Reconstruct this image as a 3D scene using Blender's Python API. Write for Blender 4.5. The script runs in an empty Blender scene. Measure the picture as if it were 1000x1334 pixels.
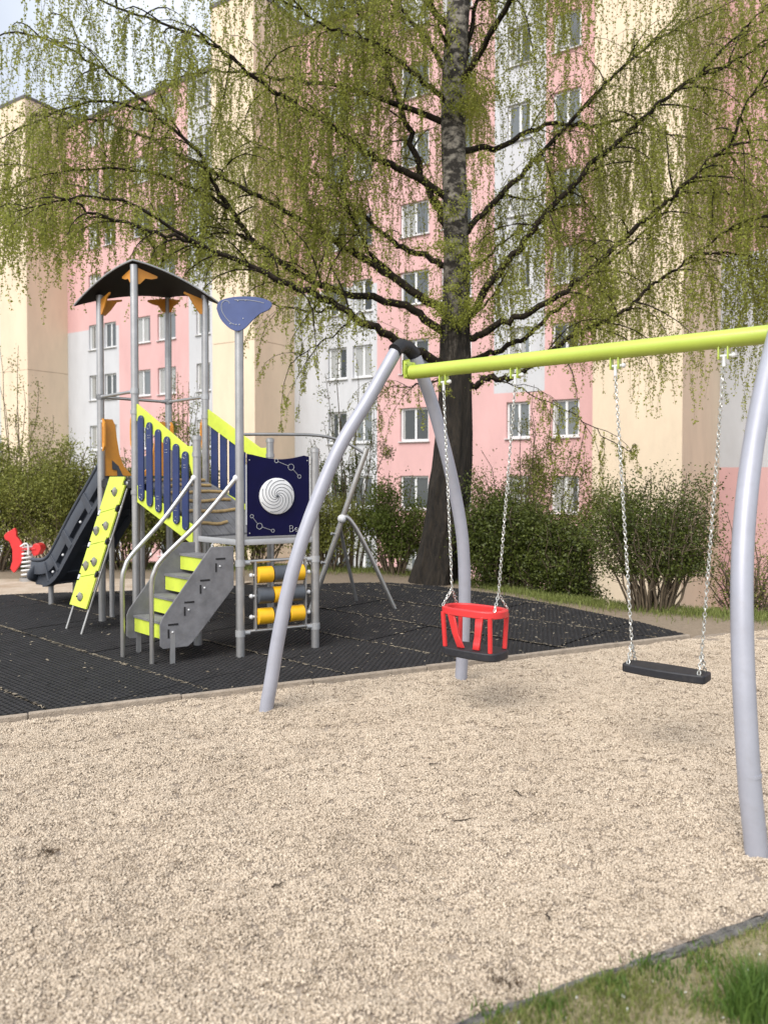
import bpy, bmesh, math, random
import numpy as np
from mathutils import Vector, Matrix, Quaternion

R = math.radians
random.seed(7)
rng = np.random.default_rng(11)
S = bpy.context.scene
COL = S.collection

# ------------------------------------------------------------------ camera
CAMZ = 1.58
PITCH = R(1.3)
cam_d = bpy.data.cameras.new('camera')
cam = bpy.data.objects.new('camera', cam_d)
COL.objects.link(cam)
cam.location = (0, 0, CAMZ)
cam.rotation_euler = (R(90) - PITCH, 0, 0)
cam_d.sensor_fit = 'HORIZONTAL'
cam_d.sensor_width = 36
cam_d.lens = 36.0
cam_d.shift_y = -0.0243
cam_d.clip_start = 0.05
cam_d.clip_end = 2000
cam_d.dof.use_dof = True
cam_d.dof.focus_distance = 5.6
cam_d.dof.aperture_fstop = 2.8
S.camera = cam

# ------------------------------------------------------------------ sky, sun, exposure
SUN_DIR = Vector((-0.36, -0.60, 0.72)).normalized()      # towards the sun
w = bpy.data.worlds.new('World')
S.world = w
w.use_nodes = True
nt = w.node_tree
nt.nodes.clear()
wo = nt.nodes.new('ShaderNodeOutputWorld')
bg = nt.nodes.new('ShaderNodeBackground')
sky = nt.nodes.new('ShaderNodeTexSky')
sky.sky_type = 'NISHITA'
sky.sun_disc = False
sky.sun_elevation = math.asin(SUN_DIR.z)
sky.sun_rotation = math.atan2(SUN_DIR.x, SUN_DIR.y)
sky.air_density = 1.0
sky.dust_density = 3.0
sky.ozone_density = 1.0
mixw = nt.nodes.new('ShaderNodeMix')
mixw.data_type = 'RGBA'
tcw = nt.nodes.new('ShaderNodeTexCoord')
nzw = nt.nodes.new('ShaderNodeTexNoise')
nzw.inputs['Scale'].default_value = 2.2
nzw.inputs['Detail'].default_value = 6
crw = nt.nodes.new('ShaderNodeMapRange')
crw.inputs[1].default_value = 0.35
crw.inputs[2].default_value = 0.7
crw.inputs[3].default_value = 0.45
crw.inputs[4].default_value = 0.85
nt.links.new(tcw.outputs['Generated'], nzw.inputs['Vector'])
nt.links.new(nzw.outputs['Fac'], crw.inputs[0])
nt.links.new(crw.outputs[0], mixw.inputs[0])
nt.links.new(sky.outputs[0], mixw.inputs[6])
mixw.inputs[7].default_value = (7.6, 8.0, 8.7, 1)         # thin bright cloud
bg.inputs['Strength'].default_value = 0.10
nt.links.new(mixw.outputs[2], bg.inputs['Color'])
nt.links.new(bg.outputs[0], wo.inputs['Surface'])

sun_d = bpy.data.lights.new('sun', 'SUN')
sun_d.energy = 2.6
sun_d.angle = R(44)
sun_d.color = (1.0, 0.96, 0.91)
sun = bpy.data.objects.new('sun', sun_d)
COL.objects.link(sun)
sun.rotation_euler = (-SUN_DIR).to_track_quat('-Z', 'Y').to_euler()
sun.location = (-6, -10, 20)

S.view_settings.view_transform = 'Standard'
S.view_settings.look = 'None'
S.view_settings.exposure = 0.60
S.view_settings.gamma = 1.0
S.render.engine = 'CYCLES'
S.render.resolution_x = 767
S.render.resolution_y = 1024

# ------------------------------------------------------------------ helpers
def P(px, py, Y):
    """a point at world depth Y, measured in the photograph"""
    a = PITCH
    x = (px - 500) / 1000.0
    u = (642.7 - py) / 1000.0
    d = Vector((x, math.cos(a) + u * math.sin(a), -math.sin(a) + u * math.cos(a)))
    t = Y / d.y
    return Vector((0, 0, CAMZ)) + d * t

def nd(m, t, **kw):
    n = m.node_tree.nodes.new(t)
    for k, v in kw.items():
        setattr(n, k, v)
    return n

MATS = {}
def mat(name, col, rough=0.5, metal=0.0, var=0.12, scale=6.0, bump=0.0, bscale=80.0, spec=0.5,
        col2=None, tint=None, coat=0.0, trans=0.0, stretch=None, dirt=0.0):
    """principled material with noise-driven colour, fine relief; tint = face attribute range"""
    if name in MATS:
        return MATS[name]
    m = bpy.data.materials.new(name)
    m.use_nodes = True
    L = m.node_tree.links
    b = m.node_tree.nodes['Principled BSDF']
    out = m.node_tree.nodes['Material Output']
    b.inputs['Roughness'].default_value = rough
    b.inputs['Metallic'].default_value = metal
    b.inputs['Specular IOR Level'].default_value = spec
    b.inputs['Coat Weight'].default_value = coat
    tc = nd(m, 'ShaderNodeTexCoord')
    src = tc.outputs['Object']
    if stretch:
        mp = nd(m, 'ShaderNodeMapping')
        mp.inputs['Scale'].default_value = stretch
        L.new(src, mp.inputs[0])
        src = mp.outputs[0]
    n = nd(m, 'ShaderNodeTexNoise')
    n.inputs['Scale'].default_value = scale
    n.inputs['Detail'].default_value = 7
    n.inputs['Roughness'].default_value = 0.62
    L.new(src, n.inputs['Vector'])
    mx = nd(m, 'ShaderNodeMix', data_type='RGBA')
    c = col
    d = col2 if col2 else tuple(max(0, v * (1 - 2 * var)) for v in c)
    e = col if col2 else tuple(min(1, v * (1 + var)) for v in c)
    mx.inputs[6].default_value = (*d, 1)
    mx.inputs[7].default_value = (*e, 1)
    mr = nd(m, 'ShaderNodeMapRange')
    mr.inputs[1].default_value = 0.3
    mr.inputs[2].default_value = 0.7
    L.new(n.outputs['Fac'], mr.inputs[0])
    fac = mr.outputs[0]
    if tint:
        at = nd(m, 'ShaderNodeAttribute', attribute_name='tint')
        mm = nd(m, 'ShaderNodeMath', operation='MULTIPLY_ADD')
        mm.inputs[1].default_value = 1 - tint
        L.new(mr.outputs[0], mm.inputs[0])
        mt = nd(m, 'ShaderNodeMath', operation='MULTIPLY')
        mt.inputs[1].default_value = tint
        L.new(at.outputs['Fac'], mt.inputs[0])
        L.new(mt.outputs[0], mm.inputs[2])
        fac = mm.outputs[0]
    L.new(fac, mx.inputs[0])
    csock = mx.outputs[2]
    if dirt > 0:
        n3 = nd(m, 'ShaderNodeTexNoise')
        n3.inputs['Scale'].default_value = scale * 3.1
        n3.inputs['Detail'].default_value = 9
        n3.inputs['Roughness'].default_value = 0.75
        L.new(src, n3.inputs['Vector'])
        mr3 = nd(m, 'ShaderNodeMapRange')
        mr3.inputs[1].default_value = 0.5
        mr3.inputs[2].default_value = 0.75
        mr3.inputs[4].default_value = dirt
        L.new(n3.outputs['Fac'], mr3.inputs[0])
        md = nd(m, 'ShaderNodeMix', data_type='RGBA')
        md.inputs[7].default_value = (0.22, 0.19, 0.15, 1)
        L.new(mr3.outputs[0], md.inputs[0])
        L.new(csock, md.inputs[6])
        csock = md.outputs[2]
        rr = nd(m, 'ShaderNodeMapRange')
        rr.inputs[3].default_value = rough
        rr.inputs[4].default_value = min(1, rough + 0.25)
        L.new(mr3.outputs[0], rr.inputs[0])
        L.new(rr.outputs[0], b.inputs['Roughness'])
    L.new(csock, b.inputs['Base Color'])
    if bump > 0:
        n2 = nd(m, 'ShaderNodeTexNoise')
        n2.inputs['Scale'].default_value = bscale
        n2.inputs['Detail'].default_value = 6
        L.new(src, n2.inputs['Vector'])
        bp = nd(m, 'ShaderNodeBump')
        bp.inputs['Strength'].default_value = bump
        bp.inputs['Distance'].default_value = 0.02
        L.new(n2.outputs['Fac'], bp.inputs['Height'])
        L.new(bp.outputs[0], b.inputs['Normal'])
    if trans > 0:
        tr = nd(m, 'ShaderNodeBsdfTranslucent')
        L.new(csock, tr.inputs['Color'])
        ms = nd(m, 'ShaderNodeMixShader')
        ms.inputs[0].default_value = trans
        L.new(b.outputs[0], ms.inputs[1])
        L.new(tr.outputs[0], ms.inputs[2])
        L.new(ms.outputs[0], out.inputs['Surface'])
    MATS[name] = m
    return m

def tag(o, label=None, cat=None, group=None, kind=None):
    if label: o['label'] = label
    if cat: o['category'] = cat
    if group: o['group'] = group
    if kind: o['kind'] = kind
    return o

def empty(name, loc, label=None, cat=None, group=None, kind=None):
    o = bpy.data.objects.new(name, None)
    o.empty_display_size = 0.1
    COL.objects.link(o)
    o.location = loc
    return tag(o, label, cat, group, kind)

def woff(p):
    v = Vector((0, 0, 0))
    while p is not None:
        v += Vector(p.location)
        p = p.parent
    return v

def mesh_np(name, V, F, tint=None, smooth=False):
    """fast mesh from arrays; F is (n,k)"""
    V = np.asarray(V, dtype=np.float32); F = np.asarray(F, dtype=np.int32)
    me = bpy.data.meshes.new(name)
    me.vertices.add(len(V)); me.vertices.foreach_set('co', V.ravel())
    n, k = F.shape
    me.loops.add(n * k); me.loops.foreach_set('vertex_index', F.ravel())
    me.polygons.add(n)
    me.polygons.foreach_set('loop_start', np.arange(0, n * k, k, dtype=np.int32))
    me.update(calc_edges=True)
    if tint is not None:
        a = me.attributes.new('tint', 'FLOAT', 'FACE')
        a.data.foreach_set('value', np.asarray(tint, dtype=np.float32))
    if smooth:
        me.polygons.foreach_set('use_smooth', np.ones(n, dtype=bool))
    return me

def link(name, me, m, parent=None, loc=(0, 0, 0)):
    o = bpy.data.objects.new(name, me)
    COL.objects.link(o)
    if m is not None and len(me.materials) == 0:
        for q in (m if isinstance(m, (list, tuple)) else [m]):
            me.materials.append(q)
    o.parent = parent
    o.location = loc
    return o

class MB:
    """collects shapes in world coordinates; build() links them as one mesh object"""
    def __init__(s):
        s.v = []; s.f = []; s.mi = []; s.cur = 0
    def add(s, vs, fs):
        o = len(s.v)
        s.v += [Vector(q) for q in vs]
        for f in fs:
            s.f.append([i + o for i in f]); s.mi.append(s.cur)
        return s
    def box(s, c, sz, ex=(1, 0, 0), ey=None, ez=(0, 0, 1), bev=0.0):
        ex = Vector(ex).normalized(); ez = Vector(ez).normalized()
        ey = Vector(ey).normalized() if ey else ez.cross(ex).normalized()
        c = Vector(c); hx, hy, hz = sz[0] / 2, sz[1] / 2, sz[2] / 2
        if bev > 0:
            pts = []
            fs = []
            bm = bmesh.new()
            bmesh.ops.create_cube(bm, size=1)
            for v in bm.verts:
                v.co = Vector((v.co.x * sz[0], v.co.y * sz[1], v.co.z * sz[2]))
            bmesh.ops.bevel(bm, geom=bm.edges[:], offset=bev, segments=2, affect='EDGES', profile=0.5)
            bm.verts.index_update()
            pts = [c + ex * v.co.x + ey * v.co.y + ez * v.co.z for v in bm.verts]
            fs = [[v.index for v in f.verts] for f in bm.faces]
            bm.free()
            return s.add(pts, fs)
        vs = []
        for z in (-hz, hz):
            for (x, y) in ((-hx, -hy), (hx, -hy), (hx, hy), (-hx, hy)):
                vs.append(c + ex * x + ey * y + ez * z)
        return s.add(vs, [(0, 3, 2, 1), (4, 5, 6, 7), (0, 1, 5, 4), (1, 2, 6, 5), (2, 3, 7, 6), (3, 0, 4, 7)])
    def tube(s, pts, r, n=12, caps=True, closed=False):
        pts = [Vector(p) for p in pts]
        m = len(pts)
        rs = r if isinstance(r, (list, tuple)) else [r] * m
        vs = []; fs = []
        t0 = (pts[1] - pts[0]).normalized()
        up = Vector((0, 0, 1)) if abs(t0.z) < 0.9 else Vector((1, 0, 0))
        nrm = (up - t0 * up.dot(t0)).normalized()
        for i in range(m):
            if closed:
                t = (pts[(i + 1) % m] - pts[i - 1]).normalized()
            else:
                t = (pts[min(i + 1, m - 1)] - pts[max(i - 1, 0)]).normalized()
            nrm = (nrm - t * nrm.dot(t)).normalized()
            bn = t.cross(nrm)
            for k in range(n):
                a = 2 * math.pi * k / n
                vs.append(pts[i] + (nrm * math.cos(a) + bn * math.sin(a)) * rs[i])
        for i in range(m if closed else m - 1):
            j = (i + 1) % m
            for k in range(n):
                k2 = (k + 1) % n
                fs.append((i * n + k, i * n + k2, j * n + k2, j * n + k))
        if caps and not closed:
            fs.append(tuple(range(n - 1, -1, -1)))
            fs.append(tuple((m - 1) * n + k for k in range(n)))
        return s.add(vs, fs)
    def prism(s, poly, o, ex, ey, th):
        """polygon in the plane (o, ex, ey) extruded th along ex x ey, centred"""
        o = Vector(o); ex = Vector(ex); ey = Vector(ey)
        nz = ex.cross(ey).normalized()
        n = len(poly)
        vs = [o + ex * x + ey * y + nz * (th / 2) for x, y in poly] + [o + ex * x + ey * y - nz * (th / 2) for x, y in poly]
        fs = [tuple(range(n)), tuple(range(2 * n - 1, n - 1, -1))]
        for i in range(n):
            j = (i + 1) % n
            fs.append((i, i + n, j + n, j))
        return s.add(vs, fs)
    def ball(s, c, r, sc=(1, 1, 1), seg=10, rings=6):
        vs = []; fs = []
        c = Vector(c)
        for i in range(rings + 1):
            th = math.pi * i / rings
            for k in range(seg):
                a = 2 * math.pi * k / seg
                vs.append(c + Vector((r * sc[0] * math.sin(th) * math.cos(a), r * sc[1] * math.sin(th) * math.sin(a), r * sc[2] * math.cos(th))))
        for i in range(rings):
            for k in range(seg):
                k2 = (k + 1) % seg
                fs.append((i * seg + k, (i + 1) * seg + k, (i + 1) * seg + k2, i * seg + k2))
        return s.add(vs, fs)
    def mesh(s, name, off=Vector((0, 0, 0)), smooth=False, angle=40, weld=True):
        me = bpy.data.meshes.new(name)
        me.from_pydata([tuple(v - off) for v in s.v], [], s.f)
        if any(s.mi):
            me.polygons.foreach_set('material_index', s.mi)
        bm = bmesh.new(); bm.from_mesh(me)
        if weld:
            bmesh.ops.remove_doubles(bm, verts=bm.verts, dist=1e-6)
        bmesh.ops.recalc_face_normals(bm, faces=bm.faces)
        if smooth:
            lim = R(angle)
            for f in bm.faces: f.smooth = True
            for e in bm.edges:
                if len(e.link_faces) == 2 and e.calc_face_angle(0) > lim: e.smooth = False
        bm.to_mesh(me); bm.free()
        return me
    def build(s, name, m, parent=None, smooth=True, bevel=0.0, label=None, kind=None, angle=40):
        me = s.mesh(name, woff(parent), smooth, angle)
        o = link(name, me, m, parent)
        if bevel > 0:
            bv = o.modifiers.new('bevel', 'BEVEL')
            bv.width = bevel; bv.segments = 2; bv.limit_method = 'ANGLE'; bv.angle_limit = R(50)
            bv.use_clamp_overlap = True
        if label: o['label'] = label
        if kind: o['kind'] = kind
        return o

def smoothpath(pts, sub=6):
    """Catmull-Rom through points"""
    pts = [Vector(p) for p in pts]
    out = []
    n = len(pts)
    for i in range(n - 1):
        p0 = pts[max(i - 1, 0)]; p1 = pts[i]; p2 = pts[i + 1]; p3 = pts[min(i + 2, n - 1)]
        for k in range(sub):
            t = k / sub
            out.append(0.5 * ((2 * p1) + (p2 - p0) * t + (2 * p0 - 5 * p1 + 4 * p2 - p3) * t * t + (3 * p1 - p0 - 3 * p2 + p3) * t ** 3))
    out.append(pts[-1])
    return out

def roundpoly(poly, r, seg=4):
    out = []
    n = len(poly)
    for i in range(n):
        a = Vector(poly[i - 1]); b = Vector(poly[i]); c = Vector(poly[(i + 1) % n])
        rr = min(r, (a - b).length * 0.45, (c - b).length * 0.45)
        p = b + (a - b).normalized() * rr
        q = b + (c - b).normalized() * rr
        for k in range(seg + 1):
            t = k / seg
            out.append(tuple((1 - t) ** 2 * p + 2 * t * (1 - t) * b + t * t * q))
    return out

V2 = Vector
UP = Vector((0, 0, 1))

# materials used throughout
M_galv = mat('galvanised_steel', (0.46, 0.46, 0.46), 0.42, 0.75, 0.08, 8, 0.05, 150, dirt=0.10)
M_inox = mat('stainless_tube', (0.55, 0.54, 0.52), 0.34, 0.85, 0.07, 5, 0.0, dirt=0.08)
M_lime = mat('lime_board', (0.60, 0.71, 0.075), 0.45, 0, 0.07, 5, 0.04, 200, dirt=0.18)
M_blue = mat('blue_board', (0.020, 0.036, 0.125), 0.42, 0, 0.10, 6, 0.04, 200, dirt=0.06)
M_navy = mat('navy_board', (0.003, 0.003, 0.038), 0.45, 0, 0.10, 5, 0.03, 180, dirt=0.0, spec=0.18)
M_leafblue = mat('slate_blue_board', (0.060, 0.090, 0.23), 0.5, 0, 0.08, 6, 0.03, 180, dirt=0.06)
M_orange = mat('orange_board', (0.72, 0.30, 0.035), 0.42, 0, 0.07, 6, 0.03, 180, dirt=0.08)
M_greyboard = mat('grey_laminate', (0.185, 0.185, 0.195), 0.62, 0, 0.16, 9, 0.10, 60, dirt=0.22)
M_black = mat('black_plastic', (0.012, 0.012, 0.014), 0.5, 0, 0.1, 8, dirt=0.08)
M_dark = mat('dark_laminate', (0.006, 0.006, 0.007), 0.7, 0, 0.1, 8, dirt=0.02, spec=0.25)
M_white = mat('white_plastic', (0.70, 0.71, 0.72), 0.45, 0, 0.05, 8, dirt=0.10)
M_edge = mat('aluminium_edge', (0.45, 0.46, 0.47), 0.45, 0.4, 0.06, 8)
M_yellow = mat('yellow_roller', (0.80, 0.44, 0.015), 0.38, 0, 0.06, 8, dirt=0.10)
M_greyroll = mat('grey_roller', (0.075, 0.085, 0.10), 0.42, 0, 0.1, 8, dirt=0.10)
M_slide = mat('graphite_slide', (0.050, 0.058, 0.074), 0.42, 0, 0.10, 6, 0.05, 120, dirt=0.12)
M_wood = mat('pale_wood', (0.52, 0.36, 0.16), 0.6, 0, 0.15, 14, 0.08, 90)
M_hold = mat('grey_hold', (0.27, 0.26, 0.24), 0.8, 0, 0.2, 30, 0.3, 80)
M_beam = mat('lime_beam_paint', (0.46, 0.575, 0.085), 0.35, 0, 0.04, 4, 0.02, 150, coat=0.15, dirt=0.08)
M_leg = mat('silver_leg_paint', (0.37, 0.38, 0.435), 0.42, 0.15, 0.06, 4, 0.02, 200, dirt=0.18)
M_chain = mat('galvanised_chain', (0.62, 0.62, 0.58), 0.36, 0.75, 0.08, 20)
M_red = mat('red_plastic', (0.68, 0.040, 0.042), 0.36, 0, 0.06, 8, dirt=0.05)
M_rubber = mat('black_rubber_seat', (0.016, 0.017, 0.022), 0.55, 0, 0.15, 12, 0.08, 160, dirt=0.14)

# ------------------------------------------------------------------ ground
K = Vector((0.905, 0.425)).normalized()          # along the kerbs
KN = Vector((-K.y, K.x))                          # away from the camera
KO = Vector((0.0, 6.15))                          # a point on the mat's kerb
STRIP = 3.66                                      # width of the gravel bed
def kuv(x, y):
    q = Vector((x, y)) - KO
    return q.dot(K), q.dot(KN)
def kxy(u, v):
    q = KO + K * u + KN * v
    return q.x, q.y

edge_pts = [(-60, 17), (-9, 14.6), (-3, 14.0), (0.3, 13.4), (1.3, 12.0), (2.2, 10.5), (3.2, 9.6), (5, 8.8), (9, 7.6), (60, 0)]
def plateau_edge(x):
    for (a, b), (c, d) in zip(edge_pts, edge_pts[1:]):
        if a <= x <= c:
            return b + (d - b) * (x - a) / (c - a)
    return edge_pts[0][1] if x < -60 else edge_pts[-1][1]
def ground_z(x, y):
    d = y - plateau_edge(x)
    n = 0.012 * math.sin(x * 2.1 + y * 1.3) + 0.01 * math.sin(x * 5.3 - y * 3.7)
    if d <= 0:
        if kuv(x, y)[1] < 0.15 and kuv(x, y)[0] < 4.6: return -0.125
        return -0.058 + n * (0.4 if y < 12 else 1)
    t = min(d / 15.0, 1.0)
    return -0.058 + n - 6.0 * (t * t * (3 - 2 * t) if t < 0.0 else math.sin(t * math.pi / 2) * 0.999)

def gm(name, build):
    m = bpy.data.materials.new(name); m.use_nodes = True
    build(m, m.node_tree.links, m.node_tree.nodes['Principled BSDF'])
    return m

def ground_mat(m, L, b):
    tc = nd(m, 'ShaderNodeTexCoord')
    n1 = nd(m, 'ShaderNodeTexNoise'); n1.inputs['Scale'].default_value = 0.9; n1.inputs['Detail'].default_value = 8
    n2 = nd(m, 'ShaderNodeTexNoise'); n2.inputs['Scale'].default_value = 26; n2.inputs['Detail'].default_value = 8; n2.inputs['Roughness'].default_value = 0.7
    L.new(tc.outputs['Object'], n1.inputs[0]); L.new(tc.outputs['Object'], n2.inputs[0])
    dirt = nd(m, 'ShaderNodeMix', data_type='RGBA')
    dirt.inputs[6].default_value = (0.13, 0.095, 0.062, 1); dirt.inputs[7].default_value = (0.36, 0.29, 0.21, 1)
    L.new(n2.outputs['Fac'], dirt.inputs[0])
    grass = nd(m, 'ShaderNodeMix', data_type='RGBA')
    grass.inputs[6].default_value = (0.045, 0.055, 0.018, 1); grass.inputs[7].default_value = (0.14, 0.14, 0.05, 1)
    L.new(n2.outputs['Fac'], grass.inputs[0])
    at = nd(m, 'ShaderNodeAttribute', attribute_name='grassy')
    ad = nd(m, 'ShaderNodeMath', operation='ADD'); L.new(at.outputs['Fac'], ad.inputs[0])
    sb = nd(m, 'ShaderNodeMath', operation='MULTIPLY_ADD'); sb.inputs[1].default_value = 1.2; sb.inputs[2].default_value = -0.6
    L.new(n1.outputs['Fac'], sb.inputs[0]); L.new(sb.outputs[0], ad.inputs[1])
    mr = nd(m, 'ShaderNodeMapRange'); mr.inputs[1].default_value = 0.35; mr.inputs[2].default_value = 0.7
    L.new(ad.outputs[0], mr.inputs[0])
    mx = nd(m, 'ShaderNodeMix', data_type='RGBA')
    L.new(mr.outputs[0], mx.inputs[0]); L.new(dirt.outputs[2], mx.inputs[6]); L.new(grass.outputs[2], mx.inputs[7])
    L.new(mx.outputs[2], b.inputs['Base Color'])
    b.inputs['Roughness'].default_value = 0.95
    bp = nd(m, 'ShaderNodeBump'); bp.inputs['Strength'].default_value = 0.6; bp.inputs['Distance'].default_value = 0.03
    L.new(n2.outputs['Fac'], bp.inputs['Height']); L.new(bp.outputs[0], b.inputs['Normal'])
M_ground = gm('soil_and_grass', ground_mat)

xs = np.unique(np.concatenate([np.linspace(-400, -20, 12), np.arange(-20, 20.1, 0.4), np.linspace(20, 400, 12)]))
ys = np.unique(np.concatenate([np.linspace(-60, -2, 6), np.arange(-2, 34.1, 0.4), np.linspace(34, 700, 14)]))
GV = [(x, y, ground_z(x, y)) for y in ys for x in xs]
nx = len(xs)
GF = [(j * nx + i, j * nx + i + 1, (j + 1) * nx + i + 1, (j + 1) * nx + i) for j in range(len(ys) - 1) for i in range(nx - 1)]
gme = mesh_np('ground', GV, GF, smooth=True)
ga = gme.attributes.new('grassy', 'FLOAT', 'POINT')
def grassy(x, y):
    d = plateau_edge(x) - y
    return 1.0 if d < 0.1 else max(0.0, 1 - (d - 0.1) / 0.7)
ga.data.foreach_set('value', [grassy(x, y) for (x, y, z) in GV])
g = link('ground', gme, M_ground); tag(g, kind='structure')

# ---- gravel bed: an uneven sheet with real pebbles on it
def _vn(x, y, sd):
    i, j = math.floor(x), math.floor(y); fx, fy = x - i, y - j
    fx = fx * fx * (3 - 2 * fx); fy = fy * fy * (3 - 2 * fy)
    def h(a, b):
        n = (a * 374761393 + b * 668265263 + sd * 982451653) & 0xffffffff
        n = ((n ^ (n >> 13)) * 1274126177) & 0xffffffff
        return ((n ^ (n >> 16)) & 0xffff) / 65535.0
    return (h(i, j) * (1 - fx) + h(i + 1, j) * fx) * (1 - fy) + (h(i, j + 1) * (1 - fx) + h(i + 1, j + 1) * fx) * fy
FEET = ((-0.80, 5.17), (0.595, 5.95), (1.565, 3.225))
def gravel_z(x, y):
    e = min(1.0, abs(kuv(x, y)[1]) / 0.25)
    return -0.034 + 0.012 * math.sin(x * 2.6 + 0.7 * y) * math.sin(y * 2.3 - x * 0.6) * e + 0.040 * (_vn(x * 3.7, y * 4.9, 1) - .5) * e + 0.026 * (_vn(x * 8.0, y * 11.5, 2) - .5) * (.4 + .6 * e) + 0.009 * (_vn(x * 21, y * 25, 3) - .5) + sum(0.022 * math.exp(-((x - a) ** 2 + (y - b) ** 2) / 0.018) for a, b in FEET)
M_gravel_bed = mat('gravel_sheet', (0.46, 0.385, 0.31), 0.95, 0, 0.2, 60, 0.9, 110, col2=(0.20, 0.155, 0.115))
NT = 12
TS = STRIP / NT
U0, U1 = -17, 26
bv = []; bf = []
sub = 9
rows = NT * sub; cols = (U1 - U0) * sub
for j in range(rows + 1):
    for i in range(cols + 1):
        x, y = kxy((U0 + i / sub) * TS, -STRIP + j / sub * TS)
        bv.append((x, y, gravel_z(x, y)))
for j in range(rows):
    for i in range(cols):
        a = j * (cols + 1) + i
        bf.append((a, a + 1, a + cols + 2, a + cols + 1))
gb = link('gravel_bed', mesh_np('gravel_bed', bv, bf, smooth=True), M_gravel_bed); tag(gb, kind='structure')
# gravel beyond the mat's corner, on the right
U_END = 3.36
def apron(name, poly, z, m, step=0.2):
    bm = bmesh.new()
    vs = [bm.verts.new((x, y, z)) for x, y in poly]
    bm.faces.new(vs)
    me = bpy.data.meshes.new(name); bm.to_mesh(me); bm.free()
    o = link(name, me, m); tag(o, kind='structure'); return o
ap_poly = [kxy(U_END + 0.07, 0.0), kxy(8.2, 0.0), (8.2, 6.9), (4.9, 7.35), (3.7, 7.78), kxy(U_END + 0.1, 0.12)]
ap_poly = [kxy(U_END + 0.07, 0.0), (5.2, 6.9), (4.3, 7.72), (3.45, 7.95)]
apron('gravel_apron', [kxy(U_END - 0.1, -0.05), (7.6, 6.0), (6.4, 7.0), (4.6, 7.62), (3.5, 7.86), (3.15, 7.72)], -0.034, M_gravel_bed)

ICO = None
def ico_arrays():
    bm = bmesh.new(); bmesh.ops.create_icosphere(bm, subdivisions=1, radius=1)
    V = np.array([v.co[:] for v in bm.verts]); F = np.array([[v.index for v in f.verts] for f in bm.faces]); bm.free()
    return V, F
IV, IF = ico_arrays()
def rand_rot(n):
    q = rng.normal(size=(n, 4)); q /= np.linalg.norm(q, axis=1)[:, None]
    w_, x, y, z = q.T
    return np.stack([np.stack([1 - 2 * (y * y + z * z), 2 * (x * y - z * w_), 2 * (x * z + y * w_)], -1),
                     np.stack([2 * (x * y + z * w_), 1 - 2 * (x * x + z * z), 2 * (y * z - x * w_)], -1),
                     np.stack([2 * (x * z - y * w_), 2 * (y * z + x * w_), 1 - 2 * (x * x + y * y)], -1)], 1)
def pebbles(name, centres, size, m):
    n = len(centres)
    s = np.where(rng.random(n) < .03, 1.5, rng.uniform(0.65, 1.2, n))[:, None] * size * np.stack([rng.uniform(0.9, 1.5, n), rng.uniform(0.7, 1.0, n), rng.uniform(0.45, 0.8, n)], 1)
    j = 1 + rng.uniform(-0.22, 0.22, (n, len(IV), 1))
    L_ = IV[None] * j * s[:, None, :]
    Rm = rand_rot(n)
    W = np.einsum('nij,nkj->nki', Rm, L_) + centres[:, None, :]
    F = (IF[None] + (np.arange(n) * len(IV))[:, None, None]).reshape(-1, 3)
    t = np.repeat(rng.beta(1.7, 1.1, n), len(IF))
    return mesh_np(name, W.reshape(-1, 3), F, t)
def dusty(m):
    """large dusty and damp patches in world space"""
    L = m.node_tree.links; b = m.node_tree.nodes['Principled BSDF']
    src = b.inputs['Base Color'].links[0].from_socket
    ge = nd(m, 'ShaderNodeNewGeometry')
    n = nd(m, 'ShaderNodeTexNoise'); n.inputs['Scale'].default_value = 1.7; n.inputs['Detail'].default_value = 5
    L.new(ge.outputs['Position'], n.inputs['Vector'])
    mr = nd(m, 'ShaderNodeMapRange'); mr.inputs[1].default_value = .35; mr.inputs[2].default_value = .65
    mr.inputs[3].default_value = 0.0; mr.inputs[4].default_value = 1.0
    L.new(n.outputs['Fac'], mr.inputs[0])
    mx = nd(m, 'ShaderNodeMix', data_type='RGBA', blend_type='MULTIPLY'); mx.inputs[0].default_value = 1
    cr = nd(m, 'ShaderNodeMix', data_type='RGBA')
    cr.inputs[6].default_value = (.93, .91, .89, 1); cr.inputs[7].default_value = (1.04, 1.03, 1.02, 1)
    L.new(mr.outputs[0], cr.inputs[0]); L.new(src, mx.inputs[6]); L.new(cr.outputs[2], mx.inputs[7])
    L.new(mx.outputs[2], b.inputs['Base Color'])
M_pebble = mat('pea_gravel', (0.70, 0.605, 0.485), 0.85, 0, 0.2, 25, 0, 0, col2=(0.20, 0.155, 0.108), tint=0.85, spec=0.25)
dusty(M_pebble)
tile_objs = []
PITCHG = 0.034
for k in range(6):
    n = 46
    rr_ = np.sqrt(rng.random(n)) * PITCHG * 0.80; aa_ = rng.uniform(0, 2 * np.pi, n)
    c = np.stack([rr_ * np.cos(aa_), rr_ * np.sin(aa_), rng.normal(0.0008, 0.0019, n)], 1)
    me = pebbles('gravel_clump', c, 0.0049, M_pebble)
    me.materials.append(M_pebble)
    tile_objs.append(bpy.data.objects.new('gravel_clump', me))
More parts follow.
